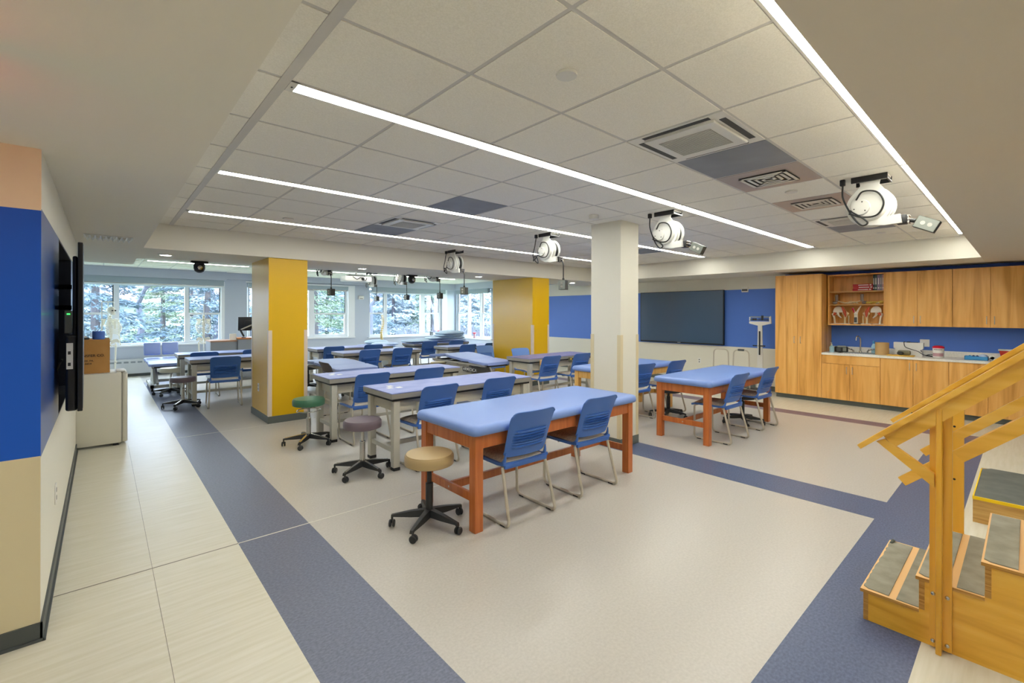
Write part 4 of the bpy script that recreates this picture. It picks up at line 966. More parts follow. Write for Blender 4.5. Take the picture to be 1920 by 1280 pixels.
def knee(y, lab, flip=1):
    t = thing('knee_model', lab, 'joint model', (9.92, y, SH[0]), 0, 'anatomical joint models on the bottom shelf')
    MB('white_plastic').box(-.05, -.07, 0, .05, .07, .01).build('stand', parent=t, smooth=0)
    b = MB('bone'); b.tube([(0, .01*flip, .01), (0, .01*flip, .10), (0, .0, .165)], [.017, .015, .032], n=12).tube([(0, -.045*flip, .01), (0, -.045*flip, .15)], [.008, .010], n=10).tube([(0, .04*flip, .30), (0, .01*flip, .23), (0, 0, .195)], [.016, .018, .034], n=12).ball((-.01, .024, .185), .026).ball((-.01, -.024, .185), .026); b.build('bone', parent=t)
    MB('muscle').tube([(-.018, .045*flip, .30), (-.032, .01*flip, .22), (-.03, -.005, .15), (-.022, 0, .12)], [.013, .026, .016, .004], n=10).build('muscle', parent=t)
knee(2.17, 'knee joint model with orange muscle, second from the left on the bottom shelf')
knee(1.87, 'knee joint model with orange muscle, beside the right hip model', -1)
def hip(y, lab, f):
    t = thing('hip_model', lab, 'joint model', (9.92, y, SH[0]), 0, 'anatomical joint models on the bottom shelf')
    MB('white_plastic').box(-.05, -.07, 0, .05, .07, .01).build('stand', parent=t, smooth=0)
    b = MB('bone_white'); b.tube([(0, f*.02, .01), (0, f*.03, .11), (0, f*.045, .165)], [.016, .014, .020], n=12).ball((0, f*.045, .17), .024)
    b.tube([(0, f*.045, .17), (0, f*.0, .19)], [.014, .022], n=10)
    b.grid(lambda u, v: Vector((-.02+.03*math.sin(PI*u)*v, -f*.03+ (.075*math.cos(PI*(1.05-u*1.1)))*(.35+.65*v), .205+.11*math.sin(PI*max(0, min(1, u)))*v**.7+.0)), 14, 6)
    b.tube([(0, -f*.02, .21), (0, -f*.035, .15), (0, -f*.075, .11)], [.022, .014, .009], n=10); b.build('bone', parent=t, solid=0)
    MB('muscle').tube([(-.015, f*.035, .155), (-.02, f*.005, .20)], [.014, .024], n=10).build('ligament', parent=t)
hip(2.31, 'hip joint model at the left end of the bottom shelf', 1)
hip(1.705, 'large hip joint model at the right end of the bottom shelf', -1)
t = thing('elbow_model', 'elbow joint model with forked bones on a dark stand, middle of the bottom shelf', 'joint model', (9.92, 2.02, SH[0]), 0, 'anatomical joint models on the bottom shelf')
MB('box_dark').box(-.05, -.07, 0, .05, .07, .01).build('stand', parent=t, smooth=0)
MB('bone_white').tube([(0, .01, .01), (0, .012, .09), (0, 0, .17)], [.02, .014, .022], n=10).tube([(0, -.02, .01), (0, -.015, .17)], [.012, .012]).tube([(0, 0, .17), (0, .03, .24), (0, .045, .29)], [.02, .012, .014]).tube([(0, 0, .17), (0, -.04, .26), (0, -.075, .325)], [.02, .011, .008]).ball((0, 0, .18), .028).build('bone', parent=t)
MB('base_dark').box(-.026, -.02, .03, -.02, .02, .12).build('plate', parent=t, smooth=0); MB('lid_red').tube([(-.015, .02, .2), (-.015, .045, .28)], [.008, .014]).build('muscle', parent=t)
def foot(y, lab, mt, f=-1, up_=True):
    t = thing('foot_model', lab, 'joint model', (9.92, y, SH[1]), 0, 'foot and hand models on the middle shelf')
    b = MB(mt)
    if up_: b.tube([(0, 0, .175), (0, 0, .10), (0, 0, .05)], [.022, .018, .026], n=12).tube([(0.01, .02, .17), (0.01, .018, .06)], .009)
    b.ball((0, .03*-f, .03), .028, None, (1, 1.4, 1)).build('ankle', parent=t)
    for k in range(5):
        x = -.03+.015*k; MB('bone_yellow' if k % 2 else 'bone').tube([(x*.5, f*.02, .055), (x*.9, f*.09, .038), (x, f*.14, .018), (x, f*(.18-.008*k), .010)], [.010, .009, .008, .006], n=8).build('toe_bone', parent=t)
foot(2.30, 'ankle and foot skeleton model at the left end of the middle shelf', 'joint_grey'); foot(1.93, 'dark ankle and foot model in the middle of the middle shelf', 'joint_grey', 1)
def hand(y, lab, m_, f=-1, s=1.0, z=0):
    t = thing('hand_model', lab, 'joint model', (9.90, y, SH[1]+z), 0, 'foot and hand models on the middle shelf')
    MB(m_).ball((0, 0, .03*s), .03*s, None, (1.2, 1.3, .9)).tube([(0, -f*.08*s, .025), (0, 0, .03)], [.014*s, .018*s]).build('wrist', parent=t)
    for k in range(5):
        x = (-.036+.018*k)*s; L_ = [.07, .1, .11, .1, .08][k]*s
        MB(m_).tube([(x*.6, f*.01, .035*s), (x, f*L_*.5, .045*s), (x*1.15, f*L_*.8, .03*s), (x*1.2, f*L_, .010*s)], [.009*s, .008*s, .007*s, .005*s], n=8).build('finger_bone', parent=t)
hand(2.09, 'bone hand model right of the left foot model on the middle shelf', 'bone', -1)
hand(1.80, 'yellow bone hand model right of the dark ankle model', 'bone_yellow', -1, .9)
hand(1.76+.02-.06, 'white bone piece between the two yellow hand models', 'bone_white', -1, .55)
hand(1.665, 'large yellow hand model at the right end of the middle shelf', 'bone_yellow', -1, 1.05)

# ================================================================== SCREENS
tv = thing('wall_television', 'large flat black television on the blue right wall', 'television', (XW, 5.40, 1.48))
MB('tv_black').box(-.085, -1.03, -.60, -.03, 1.03, .60, bev=.006).build('body', parent=tv, smooth=0); MB('rubber_black').box(-.03, -.5, -.3, -.002, .5, .3).build('wall_mount', parent=tv, smooth=0)
MB('screen').box(-.0865, -1.012, -.572, -.0852, 1.012, .588).build('screen', parent=tv, smooth=0)
lg = MB('white_metal')
for k in range(7): lg.box(-.0862, -.036+k*.011, -.592, -.0853, -.036+k*.011+.0075, -.580)
lg.build('maker_mark', parent=tv, smooth=0)
t2 = thing('articulated_television', 'black television seen edge-on, swung out on its arm from the left wall niche', 'television', (-.118, 4.80, 1.47), R(1.1))
m = MB('tv_black'); m.box(-.012, -.90, -.522, .012, .94, .522, bev=.003); m.box(-.036, -.86, -.50, -.012, .88, .44, bev=.01); m.box(-.066, -.88, -.52, -.012, .8, -.05, bev=.012); m.build('body', parent=t2, smooth=0)
MB('screen').box(.012, -.89, -.505, .0135, .93, .512).build('screen', parent=t2, smooth=0)
a = MB('rubber_black')
for z in (.26, .12):
    a.bar((-.055, -.5, z), (-.14, -.42, z), .03, .03); a.bar((-.14, -.42, z), (-.14, .3, z), .03, .03); a.bar((-.14, .3, z), (-.25, .35, z), .03, .03)
a.bar((-.14, -.42, .26), (-.14, -.42, .12), .03, .03); a.build('swing_arm', parent=t2, smooth=0)
po = MB('white_metal').box(-.062, -.884, -.26, -.032, -.880, -.10).box(-.055, -.886, -.24, -.042, -.883, -.22, 'rubber_black').box(-.055, -.886, -.17, -.042, -.883, -.15, 'rubber_black'); po.build('port_panel', parent=t2, smooth=0)
MB('green_led').box(-.060, -.885, .075, -.046, -.879, .082).build('status_light', parent=t2, smooth=0)
MB('box_dark').box(-.072, -.88, -.04, -.037, -.80, .1, bev=.004).build('media_box', parent=t2, smooth=0)
c = MB('cord').tube(smoothpath([(-.08, -.86, -.2), (-.10, -.7, -.25), (-.12, -.5, -.33), (-.15, -.2, -.4), (-.3, 0, -.45)], 5), .005); c.build('cable', parent=t2)

# ================================================================== RIGHT WALL OBJECTS
sc = thing('physician_scale', 'white balance-beam physician scale standing left of the tall cabinet', 'scale', (9.70, 3.53, 0), R(8))
MB('reel_white').box(-.3, -.18, .03, .1, .18, .09, bev=.01).build('platform', parent=sc); MB('rubber_black').box(-.29, -.17, .09, .04, .17, .096).build('mat', parent=sc, smooth=0)
m = MB('reel_white'); m.prism([(-.055, .06), (.055, .06), (.038, 1.36), (-.038, 1.36)], 'x', .03, .07); m.prism([(-.04, 1.33), (.04, 1.33), (.19, 1.37), (.19, 1.41), (-.19, 1.41), (-.19, 1.37)], 'x', .01, .08)
m.prism([(-.20, 1.37), (-.165, 1.37), (-.165, 1.50), (-.19, 1.52)], 'x', .015, .075); m.prism([(.19, 1.42), (.17, 1.43), (.17, 1.50), (.19, 1.50)], 'x', .015, .075); m.build('column', parent=sc, smooth=0)
m = MB('box_steel'); m.box(.0, -.165, 1.49, .02, .17, 1.51).box(.0, -.16, 1.435, .02, .17, 1.45, 'plastic_black').box(-.01, .05, 1.43, .0, .13, 1.475, 'plastic_black').box(-.01, -.07, 1.43, .01, -.03, 1.53, 'plastic_black').box(.004, -.16, 1.43, .006, .02, 1.485, 'blue_paint'); m.build('balance_beam', parent=sc, smooth=0)
MB('plastic_black').box(-.012, -.012, .75, .02, .012, 1.22, bev=.004).build('height_rod', parent=sc, smooth=0)
m = MB('plastic_black').tube([(0, -.1, .93), (0, .12, .93)], .011); m.box(-.01, -.005, .915, .03, .04, .945, 'reel_white'); m.build('grip_bar', parent=sc)
def hoop(y, lab, grip):
    t = thing('walker_frame', lab, 'walking frame', (9.5, y, 0), 0, 'silver walking frames against the right wall')
    MB('silver_tube').tube(fillet([(0, -.17, .02), (0, -.145, .84), (0, .145, .84), (0, .17, .02)], .09, 7), .0125).build('front_hoop', parent=t)
    MB('silver_tube').tube(fillet([(.28, -.19, .02), (.24, -.17, .48), (.24, .17, .48), (.28, .19, .02)], .09, 7), .0125).build('rear_hoop', parent=t)
    MB('silver_tube').tube([(0, -.152, .45), (.22, -.17, .45)], .009).tube([(0, .152, .45), (.22, .17, .45)], .009).build('crossbar', parent=t)
    if grip: MB('base_dark').tube([(0, -.06, .842), (0, .06, .842)], .02).build('hand_grip', parent=t)
    for (x, yy) in ((0, -.17), (0, .17), (.28, -.19), (.28, .19)): MB('base_grey').lathe([(0, 0), (.018, 0), (.015, .035), (0, .035)], (x, yy, 0), 'z', 14).build('rubber_tip', parent=t)
hoop(4.20, 'silver walking frame hoop, left one, behind the right cherry table', False)
hoop(3.80, 'silver walking frame with a dark grip, right one, beside the physician scale', True)
t = thing('thermostat', 'small white thermostat on the blue wall between television and tall cabinet', 'thermostat', (XW, 3.96, 2.07)); MB('white_plastic').box(-.03, -.07, -.055, 0, .07, .055, bev=.012).build('cover', parent=t); MB('base_dark').box(-.0315, -.055, -.03, -.03, .055, .012).build('display', parent=t, smooth=0)
t = thing('wall_unit', 'small white alarm box on the grey pier by the middle window', 'alarm', (6.36, YW, 2.06)); MB('white_plastic').box(-.09, -.03, -.06, .09, 0, .06, bev=.012).build('cover', parent=t); MB('grille_mid').box(-.05, -.032, -.04, .05, -.03, -.015).build('slot', parent=t, smooth=0)
def outlet(x, y, z, face, lab):
    t = thing('wall_outlet', lab, 'outlet', (x, y, z), group='white wall outlets')
    if face == '-x': MB('white_plastic').box(-.007, -.036, -.06, 0, .036, .06, bev=.003).build('plate', parent=t, smooth=0); MB('base_grey').box(-.0085, -.012, .012, -.0068, .012, .036).box(-.0085, -.012, -.036, -.0068, .012, -.012).build('socket', parent=t, smooth=0)
    else: MB('white_plastic').box(0, -.036, -.06, .007, .036, .06, bev=.003).build('plate', parent=t, smooth=0); MB('base_grey').box(.0068, -.012, .012, .0085, .012, .036).box(.0068, -.012, -.036, .0085, .012, -.012).build('socket', parent=t, smooth=0)
outlet(1.745, 7.63, .45, '-x', 'white outlet low on the left face of the left yellow column')
outlet(XL, 4.03, .43, '+x', 'white outlet low on the cream left wall under the niche')
outlet(XW, 4.95, .5, '-x', 'white outlet low on the wall under the large television')

# ================================================================== FRIDGE, BOX, LEFT BACK OBJECTS
fr = thing('mini_fridge', 'cream mini refrigerator at the end of the left wall', 'refrigerator', (0, 7.1, 0))
MB('fridge').box(-.34, 0, .03, .172, .52, .85, bev=.008).build('cabinet', parent=fr); MB('fridge').box(.182, 0.002, .035, .228, .52, .845, bev=.012).build('door', parent=fr); MB('fridge_gap').box(.17, .006, .04, .184, .514, .84).build('door_gasket', parent=fr, smooth=0)
for yy in (.05, .46): MB('rubber_black').box(.10, yy-.02, 0, .15, yy+.02, .032).build('foot', parent=fr, smooth=0)
MB('fridge').box(.13, .1, .85, .21, .42, .862, bev=.004).build('hinge_cover', parent=fr)
bx = thing('cardboard_box', 'brown moving carton printed TRANSFER CO. on top of the mini refrigerator', 'cardboard box', (-.17, 7.4, .851))
MB('cardboard').box(-.24, -.2, 0, .24, .2, .385, bev=.003).build('carton', parent=bx, smooth=0)
def flap(x0, y0, x1, y1, ang, ax):
    pass
MB('cardboard').box(-.24, .2, .383, .24, .34, .388).box(-.24, -.2, .384, .24, -.12, .389).build('flap', parent=bx, smooth=0)
text('TRANSFER CO.', .040, 'lettering', 'ink', bx, (.195, -.2015, .205), (R(90), 0, 0), 'RIGHT'); text('BARRE, PA.', .027, 'lettering', 'ink', bx, (.10, -.2015, .147), (R(90), 0, 0), 'RIGHT'); text('822-8454', .027, 'lettering', 'ink', bx, (.08, -.2015, .113), (R(90), 0, 0), 'RIGHT')
single(MB('blue_paint_far').lathe([(.055, 0), (.058, .085), (.05, .095), (.035, .095)], n=24), 'blue_tape_roll', 'blue cup-like roll standing on top of the carton', 'roll', loc=(-.03, 7.33, 1.241))
pk = MB('box_dark'); pk.box(-.09, -.06, 0, .0, .06, .02, bev=.006); pk.ball((-.05, .0, .03), .02, 'white_plastic', (1.5, 1, .6)); pk.ball((-.1, .03, .025), .02, 'bone', (1.5, 1, .6)); single(pk, 'small_items', 'clutter of small dark items left of the blue roll on the carton', 'clutter', loc=(-.11, 7.36, 1.241))
# baseboard heater
ht = thing('baseboard_heater', 'long pale grey baseboard heater with square slots below the leftmost window', 'heater', (0, YW, 0))
m = MB('heater'); m.box(-1.4, -.14, .07, 2.4, -.01, .42, bev=.01); m.box(-1.4, -.10, .0, 2.4, -.01, .07, 'base_dark'); m.build('casing', parent=ht, smooth=0)
m = MB('heater_slot')
for k in range(28): m.box(-1.3+.13*k, -.143, .33, -1.3+.13*k+.09, -.139, .37)
m.build('slots', parent=ht, smooth=0)
ht2 = MB('heater').box(6.7, YW-.14, .07, 10.0, YW-.01, .42, bev=.01); single(ht2, 'baseboard_heater', 'pale grey baseboard heater under the middle window behind the pillow tables', 'heater', smooth=0)

# ---- skeletons
def skeleton(x, y, lab, rz=0, frame=True, legs=True, torso_only=False, top=1.72, skull=True):
    t = thing('skeleton_model', lab, 'skeleton model', (x, y, 0), rz)
    z = top
    if skull:
        s = MB('bone_white'); s.ball((0, .01, z-.09), .085, None, (.85, 1.05, .95)); s.box(-.045, -.075, z-.2, .045, .0, z-.14, bev=.015); s.ball((.03, -.075, z-.10), .018, 'box_dark'); s.ball((-.03, -.075, z-.10), .018, 'box_dark'); s.build('skull', parent=t)
    sp = MB('bone_white')
    for k in range(22):
        zz = z-.22-k*.027; yy = .02*math.sin(k/22*2*PI); sp.ball((0, yy+.03, zz), .026, None, (1.3, 1, .6), n=6)
    sp.build('spine', parent=t)
    rbm = MB('bone_white')
    for k in range(10):
        zz = z-.32-k*.034; rr = .085+.055*math.sin(PI*(k+1)/11)
        pts = [Vector((rr*1.15*math.sin(a), .03-rr*.75*(1-math.cos(a)) if True else 0, zz-.02*(1-math.cos(a)))) for a in [R(q) for q in range(-150, 151, 20)]]
        rbm.tube(pts, .009, n=6)
    for sx in (-1, 1): rbm.prism([(sx*.05, z-.30), (sx*.16, z-.30), (sx*.10, z-.46)], 'y', .085, .095)
    rbm.box(-.015, -.11, z-.52, .015, -.098, z-.34, bev=.004); rbm.build('rib_cage', parent=t)
    pv = MB('bone_white')
    for sx in (-1, 1):
        pv.grid(lambda u, v, sx=sx: Vector((sx*(.02+.12*math.sin(u*PI*.5)), .05-.11*u, z-.80-.09*v*(1-.3*u)+.04*math.sin(u*PI))), 8, 5)
        pv.tube([(sx*.08, -.02, z-.86), (sx*.03, -.06, z-.92), (0, -.06, z-.90)], .013)
    pv.build('pelvis', parent=t, solid=.012)
    if not torso_only:
        for sx in (-1, 1):
            MB('bone_white').tube([(sx*.15, .02, z-.30), (sx*.02, -.06, z-.29)], .008).tube([(sx*.17, .02, z-.31), (sx*.19, .03, z-.60)], [.018, .013]).tube([(sx*.19, .03, z-.61), (sx*.19, .0, z-.84)], [.013, .009]).ball((sx*.19, -.01, z-.88), .022, None, (.7, .6, 1.6)).build('arm', parent=t)
    if legs:
        for sx in (-1, 1):
            MB('bone_white').tube([(sx*.1, 0, z-.88), (sx*.085, 0, z-1.28)], [.02, .016]).tube([(sx*.085, 0, z-1.30), (sx*.08, 0, max(.06, z-1.66))], [.019, .012]).ball((sx*.085, -.02, z-1.29), .027, n=8).build('leg', parent=t)
    m = MB('white_metal'); m.tube([(0, .1, .03), (0, .1, z+.08)], .011)
    for k in range(5): a = 2*PI*k/5; m.bar((0, .1, .045), (.26*math.cos(a), .1+.26*math.sin(a), .035), .025, .02); m.ball((.26*math.cos(a), .1+.26*math.sin(a), .022), .022, 'rubber_black', n=6)
    if frame: m.tube(fillet([(-.13, .1, .4), (-.13, .1, z+.10), (.13, .1, z+.10), (.13, .1, z-.05)], .02, 3), .012)
    m.build('stand', parent=t); return t
skeleton(.16, 14.05, 'white life-size skeleton model on a stand behind the carton, at the leftmost window', R(35), frame=True, top=1.70)
skeleton(1.92, 13.9, 'headless skeleton model with ribs and pelvis left of the grey desk cabinet', R(-10), frame=False, skull=False, legs=True, torso_only=True, top=1.70)
# flexible spine
t = thing('spine_model', 'tall yellowish flexible spine model on a stand at the middle window', 'spine model', (6.62, 13.6, 0))
m = MB('bone_yellow')
for k in range(24): zz = 1.48-k*.034; m.ball((.03*math.sin(k/24*2*PI), 0, zz), .026+.012*k/24, 'bone' if k % 2 else 'bone_yellow', (1.3, 1.1, .5), n=6); m.box(.03*math.sin(k/24*2*PI)-.05, .0, zz-.006, .03*math.sin(k/24*2*PI)+.05, .012, zz+.004, 'bone')
m.build('vertebrae', parent=t); MB('bone').ball((0, 0, .62), .09, None, (1.3, .7, .8)).build('pelvis', parent=t)
MB('bone').tube([(-.07, 0, .58), (-.05, 0, .2)], .016).tube([(.07, 0, .58), (.05, 0, .2)], .016).build('femur', parent=t); MB('white_metal').tube([(0, .06, .02), (0, .06, 1.58)], .009).lathe([(0, 0), (.16, 0), (.16, .02), (0, .03)], (0, .06, 0), 'z', 24).build('stand', parent=t)
# desk cabinets + monitor
for (x0, x1, y, zt_, mt, lab) in ((1.86, 2.395, 12.5, .905, 'desk_top', 'grey cabinet with brown top left of the left yellow column'), (2.405, 3.1, 12.45, .955, 'desk_orange', 'taller grey cabinet with orange wood top carrying the monitor')):
    t = thing('grey_cabinet', lab, 'cabinet', ((x0+x1)/2, y+.3, 0), group='grey instructor cabinets')
    a_ = (x1-x0)/2; MB('desk_grey').box(-a_, -.3, .02, a_, .3, zt_-.03).build('body', parent=t, smooth=0); MB(mt).box(-a_-.003, -.31, zt_-.03, a_+.003, .31, zt_, bev=.003).build('top', parent=t, smooth=0); MB('desk_grey').box(-a_+.01, -.31, .05, a_-.01, -.3, zt_-.05).build('door', parent=t, smooth=0)
mo = thing('monitor', 'black computer monitor seen from behind on an articulated arm, left of the yellow column', 'monitor', (2.68, 12.62, .955), R(-8))
MB('plastic_black').box(-.24, -.02, .17, .28, .02, .50, bev=.01).box(-.1, -.035, .25, .14, -.02, .42, bev=.008).build('screen_back', parent=mo); MB('chrome').bar((-.2, -.06, .19), (.05, -.05, .31), .03, .03).build('upper_arm', parent=mo, smooth=0)
MB('plastic_black').bar((-.2, -.06, .2), (-.12, -.06, .03), .04, .04).lathe([(0, 0), (.05, 0), (.05, .015), (.02, .02)], (-.12, -.06, 0), 'z', 18).build('lower_arm', parent=mo)
single(MB('white_plastic').box(-.07, -.02, 0, .07, .02, .15, bev=.004), 'white_card_holder', 'white stand on the cabinets left of the monitor arm', 'holder', smooth=0, loc=(2.33, 12.62, .906))
# sill items
t = thing('window_sill_device', 'small dark device standing on the sill of the middle window', 'device', (9.0, YW-.16+.08, .755)); MB('base_dark').box(-.06, -.03, .0, .06, .03, .12, bev=.01).build('body', parent=t); MB('box_steel').box(-.05, -.034, .02, .05, -.03, .06).tube([(-.03, 0, .12), (-.04, 0, .19)], .008).tube([(.02, 0, .12), (.03, 0, .2)], .008).build('knob', parent=t)
def jar(x, y, z, lab, s=1):
    t = thing('red_topped_jar', lab, 'jar', (x, y, z), group='red-topped jars on the window sills'); MB('book_pink').lathe([(0, 0), (.035*s, 0), (.03*s, .05*s), (.035*s, .13*s), (0, .13*s)], n=16).build('jar', parent=t); MB('lid_red').lathe([(.05*s, .13*s), (.05*s, .155*s), (0, .16*s)], n=16).build('lid', parent=t)
jar(9.33, YW-.02, .755, 'red-topped jar on the sill left of the tall pillow stack'); jar(XW-.02, 13.35, .66, 'red-topped jar on the side window sill right of the pillow stack', 1.3)

# ================================================================== STAIRS (foreground right)
st = thing('training_stairs', 'golden wooden training staircase with double handrails in the right foreground', 'training stairs', (2.92, .56, 0))
def L(y): return y-.56
X0, X1 = 0.0, .745
HT = [.155, .31, .465, .62]; YN = [.56, .345, .125, -.09, -.9]
# side panels (with the stepped outline) and risers
outl = [(L(.56), 0), (L(.56), .140)]
for k in range(4):
    y_next = YN[k+1]
    outl += [(L(y_next), HT[k]-.015)]
    if k < 3: outl += [(L(y_next), HT[k+1]-.015)]
outl += [(L(-.9), 0)]
for (xa, xb) in ((0, .018), (.727, .745)):
    MB('stair_wood').prism(outl, 'x', xa, xb).build('side_panel', parent=st, smooth=0)
for k in range(4):
    y = YN[k]; zb = 0 if k == 0 else HT[k-1]
    MB('stair_wood').box(.018, L(y)-.018, zb, .727, L(y), HT[k]-.015).box(-.0015, L(y)-.020, zb, .0, L(y)+.0, HT[k]-.015, 'ply_edge').build('riser', parent=st, smooth=0)
for k in range(4):
    yf = YN[k]+.012; yb = YN[k+1] if k < 3 else -.9
    tr_ = MB('bare_wood').box(-.006, L(yb)+(.0 if k == 3 else .0), HT[k]-.015, .751, L(yf), HT[k], bev=.0015, seg=1)
    tr_.box(-.0075, L(yb), HT[k]-.016, -.006, L(yf), HT[k]-.001, 'ply_edge')
    to = tr_.build('tread', parent=st, smooth=0)
    d_ = yf-yb if k < 3 else .3
    # two rubber strips with a bare wood stripe between them
    n_ = 26
    rag = [(.012+.72*i/n_, L(yf)-.006-(random.random()*.008 if k == 0 else .002)) for i in range(n_+1)]
    o1 = [(.012, L(yf)-.112)]+rag+[(.732, L(yf)-.112)]
    if k < 3: o1[1] = (.03, o1[1][1]); o1.insert(1, (.012, L(yf)-.03))
    MB('tread_rubber').prism(o1, 'z', HT[k], HT[k]+.004).build('rubber_tread', parent=to, smooth=0)
    yy1 = L(yf)-.142; yy0 = L(yb)+.002 if k < 3 else L(yf)-.5
    MB('tread_rubber').prism([(.004, yy0), (.004, yy1), (.742, yy1), (.742, yy0)], 'z', HT[k], HT[k]+.004).build('rubber_tread', parent=to, smooth=0)
cl = MB('platform_rubber'); cl.tube([(.69, L(.556), .160), (.715, L(.55), .168), (.738, L(.548), .162)], [.006, .010, .006], n=8); cl.build('curled_corner', parent=st)
SL = .905
def slope(z0, y0, y): return z0+SL*(y0-y)
def board(xa, xb, ya, yb, ztop_a, th, wood='stair_rail', nm='rail_board', square=True):
    # sloped board between y=ya (low end) and y=yb, top edge height ztop_a at ya, perpendicular height th
    c_, s_ = 1/math.hypot(1, SL), SL/math.hypot(1, SL)
    A = (L(ya), ztop_a); B = (L(yb), ztop_a+SL*(ya-yb))
    dn = (-s_*th, -c_*th)
    pts = [A, B, (B[0]+dn[0], B[1]+dn[1]), (A[0]+dn[0], A[1]+dn[1])] if square else [A, B, (B[0], B[1]-th/c_), (A[0], A[1]-th/c_)]
    return MB(wood).prism(pts, 'x', xa, xb).build(nm, parent=st, smooth=0)
# near side (toward the camera, -X)
MB('stair_post').box(-.022, L(.306), .012, -.001, L(.281), 1.045).build('post_board', parent=st, smooth=0)
MB('stair_post').box(-.062, L(.281), -.0+.0, -.001, L(.260), 1.128, bev=.004).build('centre_post', parent=st, smooth=30)
MB('stair_post').box(-.022, L(.260), .012, -.001, L(.229), 1.10).build('post_board', parent=st, smooth=0)
for (y, z) in ((.293, .26), (.244, .26), (.293, .04), (.244, .04)):
    MB('chrome').lathe([(.009, 0), (.008, -.005), (.003, -.007), (0, -.007)], (-.022, L(y), z), 'x', 14).build('bolt', parent=st)
def rail(xc, y0=.572, z0=.902, y1=-.9):
    # flat handrail cap
    c_, s_ = 1/math.hypot(1, SL), SL/math.hypot(1, SL); th = .022
    A = (L(y0), z0); B = (L(y1), z0+SL*(y0-y1)); dn = (-s_*th, -c_*th)
    MB('stair_rail').prism([A, B, (B[0]+dn[0], B[1]+dn[1]), (A[0]+dn[0], A[1]+dn[1])], 'x', xc-.035, xc+.035).build('handrail', parent=st, smooth=0)
rail(-.045); rail(.79)
board(-.058, -.036, .47, .262, .902+SL*(.572-.47)-.031, .062, nm='upper_rail_board')
board(-.058, -.036, .262, -.9, .902+SL*(.572-.262)-.031, .062, nm='upper_rail_board')
board(-.022, -.002, .2285, -.9, 1.022, .040, nm='middle_rail_board')
board(-.022, -.002, .2285, -.9, .935, .055, nm='lower_rail_board')
# diagonal brace near side
MB('stair_rail').prism([(L(.498), .932), (L(.465), .950), (L(.286), .826), (L(.286), .762)], 'x', -.060, -.037).build('diagonal_brace', parent=st, smooth=0)
# far side
MB('stair_post').box(.747, L(.305), .0, .769, L(.241), 1.125).build('post_board', parent=st, smooth=0)
for (y, z) in ((.281, .915), (.281, .612)): MB('rubber_black').lathe([(.006, 0), (.0, -.002)], (.7465, L(y), z), 'x', 10).build('bolt', parent=st)
board(.769, .79, .434, -.9, .742, .042, nm='middle_rail_board'); board(.769, .79, .536, -.9, .548, .055, nm='lower_rail_board')
board(.769, .79, .47, -.9, .902+SL*(.572-.47)-.031, .062, nm='upper_rail_board')
# top deck support / rear posts out of frame
for xx in (-.03, .75): MB('stair_post').box(xx, L(-.9), 0, xx+.02, L(-.84), 2.0).build('post_board', parent=st, smooth=0)

# low step platform behind the stairs
pf = thing('step_platform', 'low oak exercise platform with dark rubber top and yellow edge, behind the stairs', 'platform', (4.905, .275, 0))
MB('oak').prism([(0, 0), (.06, 0), (.08, -.0), (1.0, 0), (1.0, -1.3), (0, -1.3)], 'z', .0, .185).build('body', parent=pf, smooth=0)
MB('platform_rubber').prism([(.008, -.008), (.93, -.008), (.995, -.06), (.995, -1.29), (.008, -1.29)], 'z', .185, .192).build('rubber_top', parent=pf, smooth=0)
MB('yellow_edge').box(-.004, -1.3, .172, .010, .002, .194).box(.0105, -.006, .172, .93, .002, .193).build('edge_strip', parent=pf, smooth=0)

# ================================================================== OUTSIDE
gz = -.7
g = MB('grass'); g.box(-45, YW+.4, gz-.1, 60, 90, gz); g.box(XW+.3, -20, gz-.1, 60, YW+.4, gz); struct(g.build('ground', smooth=0))
rd = MB('asphalt').box(-40, 36, gz, 60, 41, gz+.02).box(18, 5, gz, 21, 36, gz+.02); struct(rd.build('ground_road', smooth=0))
def conifer(x, y, h, r, lab, m_='needles', seed=1, n=3000):
    rnd = random.Random(seed); t = thing('conifer_tree', lab, 'tree', (x, y, gz), group='evergreen trees outside the windows')
    MB('bark').tube([(0, 0, 0), (0, 0, h*.5), (0, 0, h*.95)], [.18, .11, .03], n=8).build('trunk', parent=t)
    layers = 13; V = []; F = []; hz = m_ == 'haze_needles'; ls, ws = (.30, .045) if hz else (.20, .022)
    boughs = []
    for k in range(layers):
        for q in range(9):
            a = rnd.random()*2*PI; R_ = r*(1-.86*k/layers)*(.7+.35*rnd.random()); boughs.append((k, a, R_, h*(.08+.90*k/layers)+rnd.gauss(0, h*.018)))
    for i in range(n*3):
        k, a0, R_, z0 = boughs[rnd.randrange(len(boughs))]
        q = R_*math.sqrt(rnd.random()); a = a0+rnd.gauss(0, .16)/(q/R_+.25)
        p = Vector((q*math.cos(a), q*math.sin(a), z0-.18*q+.05*q*q/r+rnd.gauss(0, .06))); d_ = Vector((math.cos(a+rnd.gauss(0, .7)), math.sin(a+rnd.gauss(0, .7)), -.2+rnd.gauss(0, .35))).normalized(); s_ = d_.cross(Vector((rnd.gauss(0, 1), rnd.gauss(0, 1), rnd.gauss(0, 1)))).normalized()
        l = ls*(.6+.9*rnd.random()); b0 = len(V)
        V += [tuple(p-d_*l*.5), tuple(p+s_*ws*1.4), tuple(p+d_*l*.6), tuple(p-s_*ws*1.4)]; F.append((b0, b0+1, b0+2, b0+3))
    me = bpy.data.meshes.new('foliage'); me.from_pydata(V, [], F); me.materials.append(M_(m_)); me.update()
    fo = bpy.data.objects.new('foliage', me); C.objects.link(fo); fo.parent = t; return t

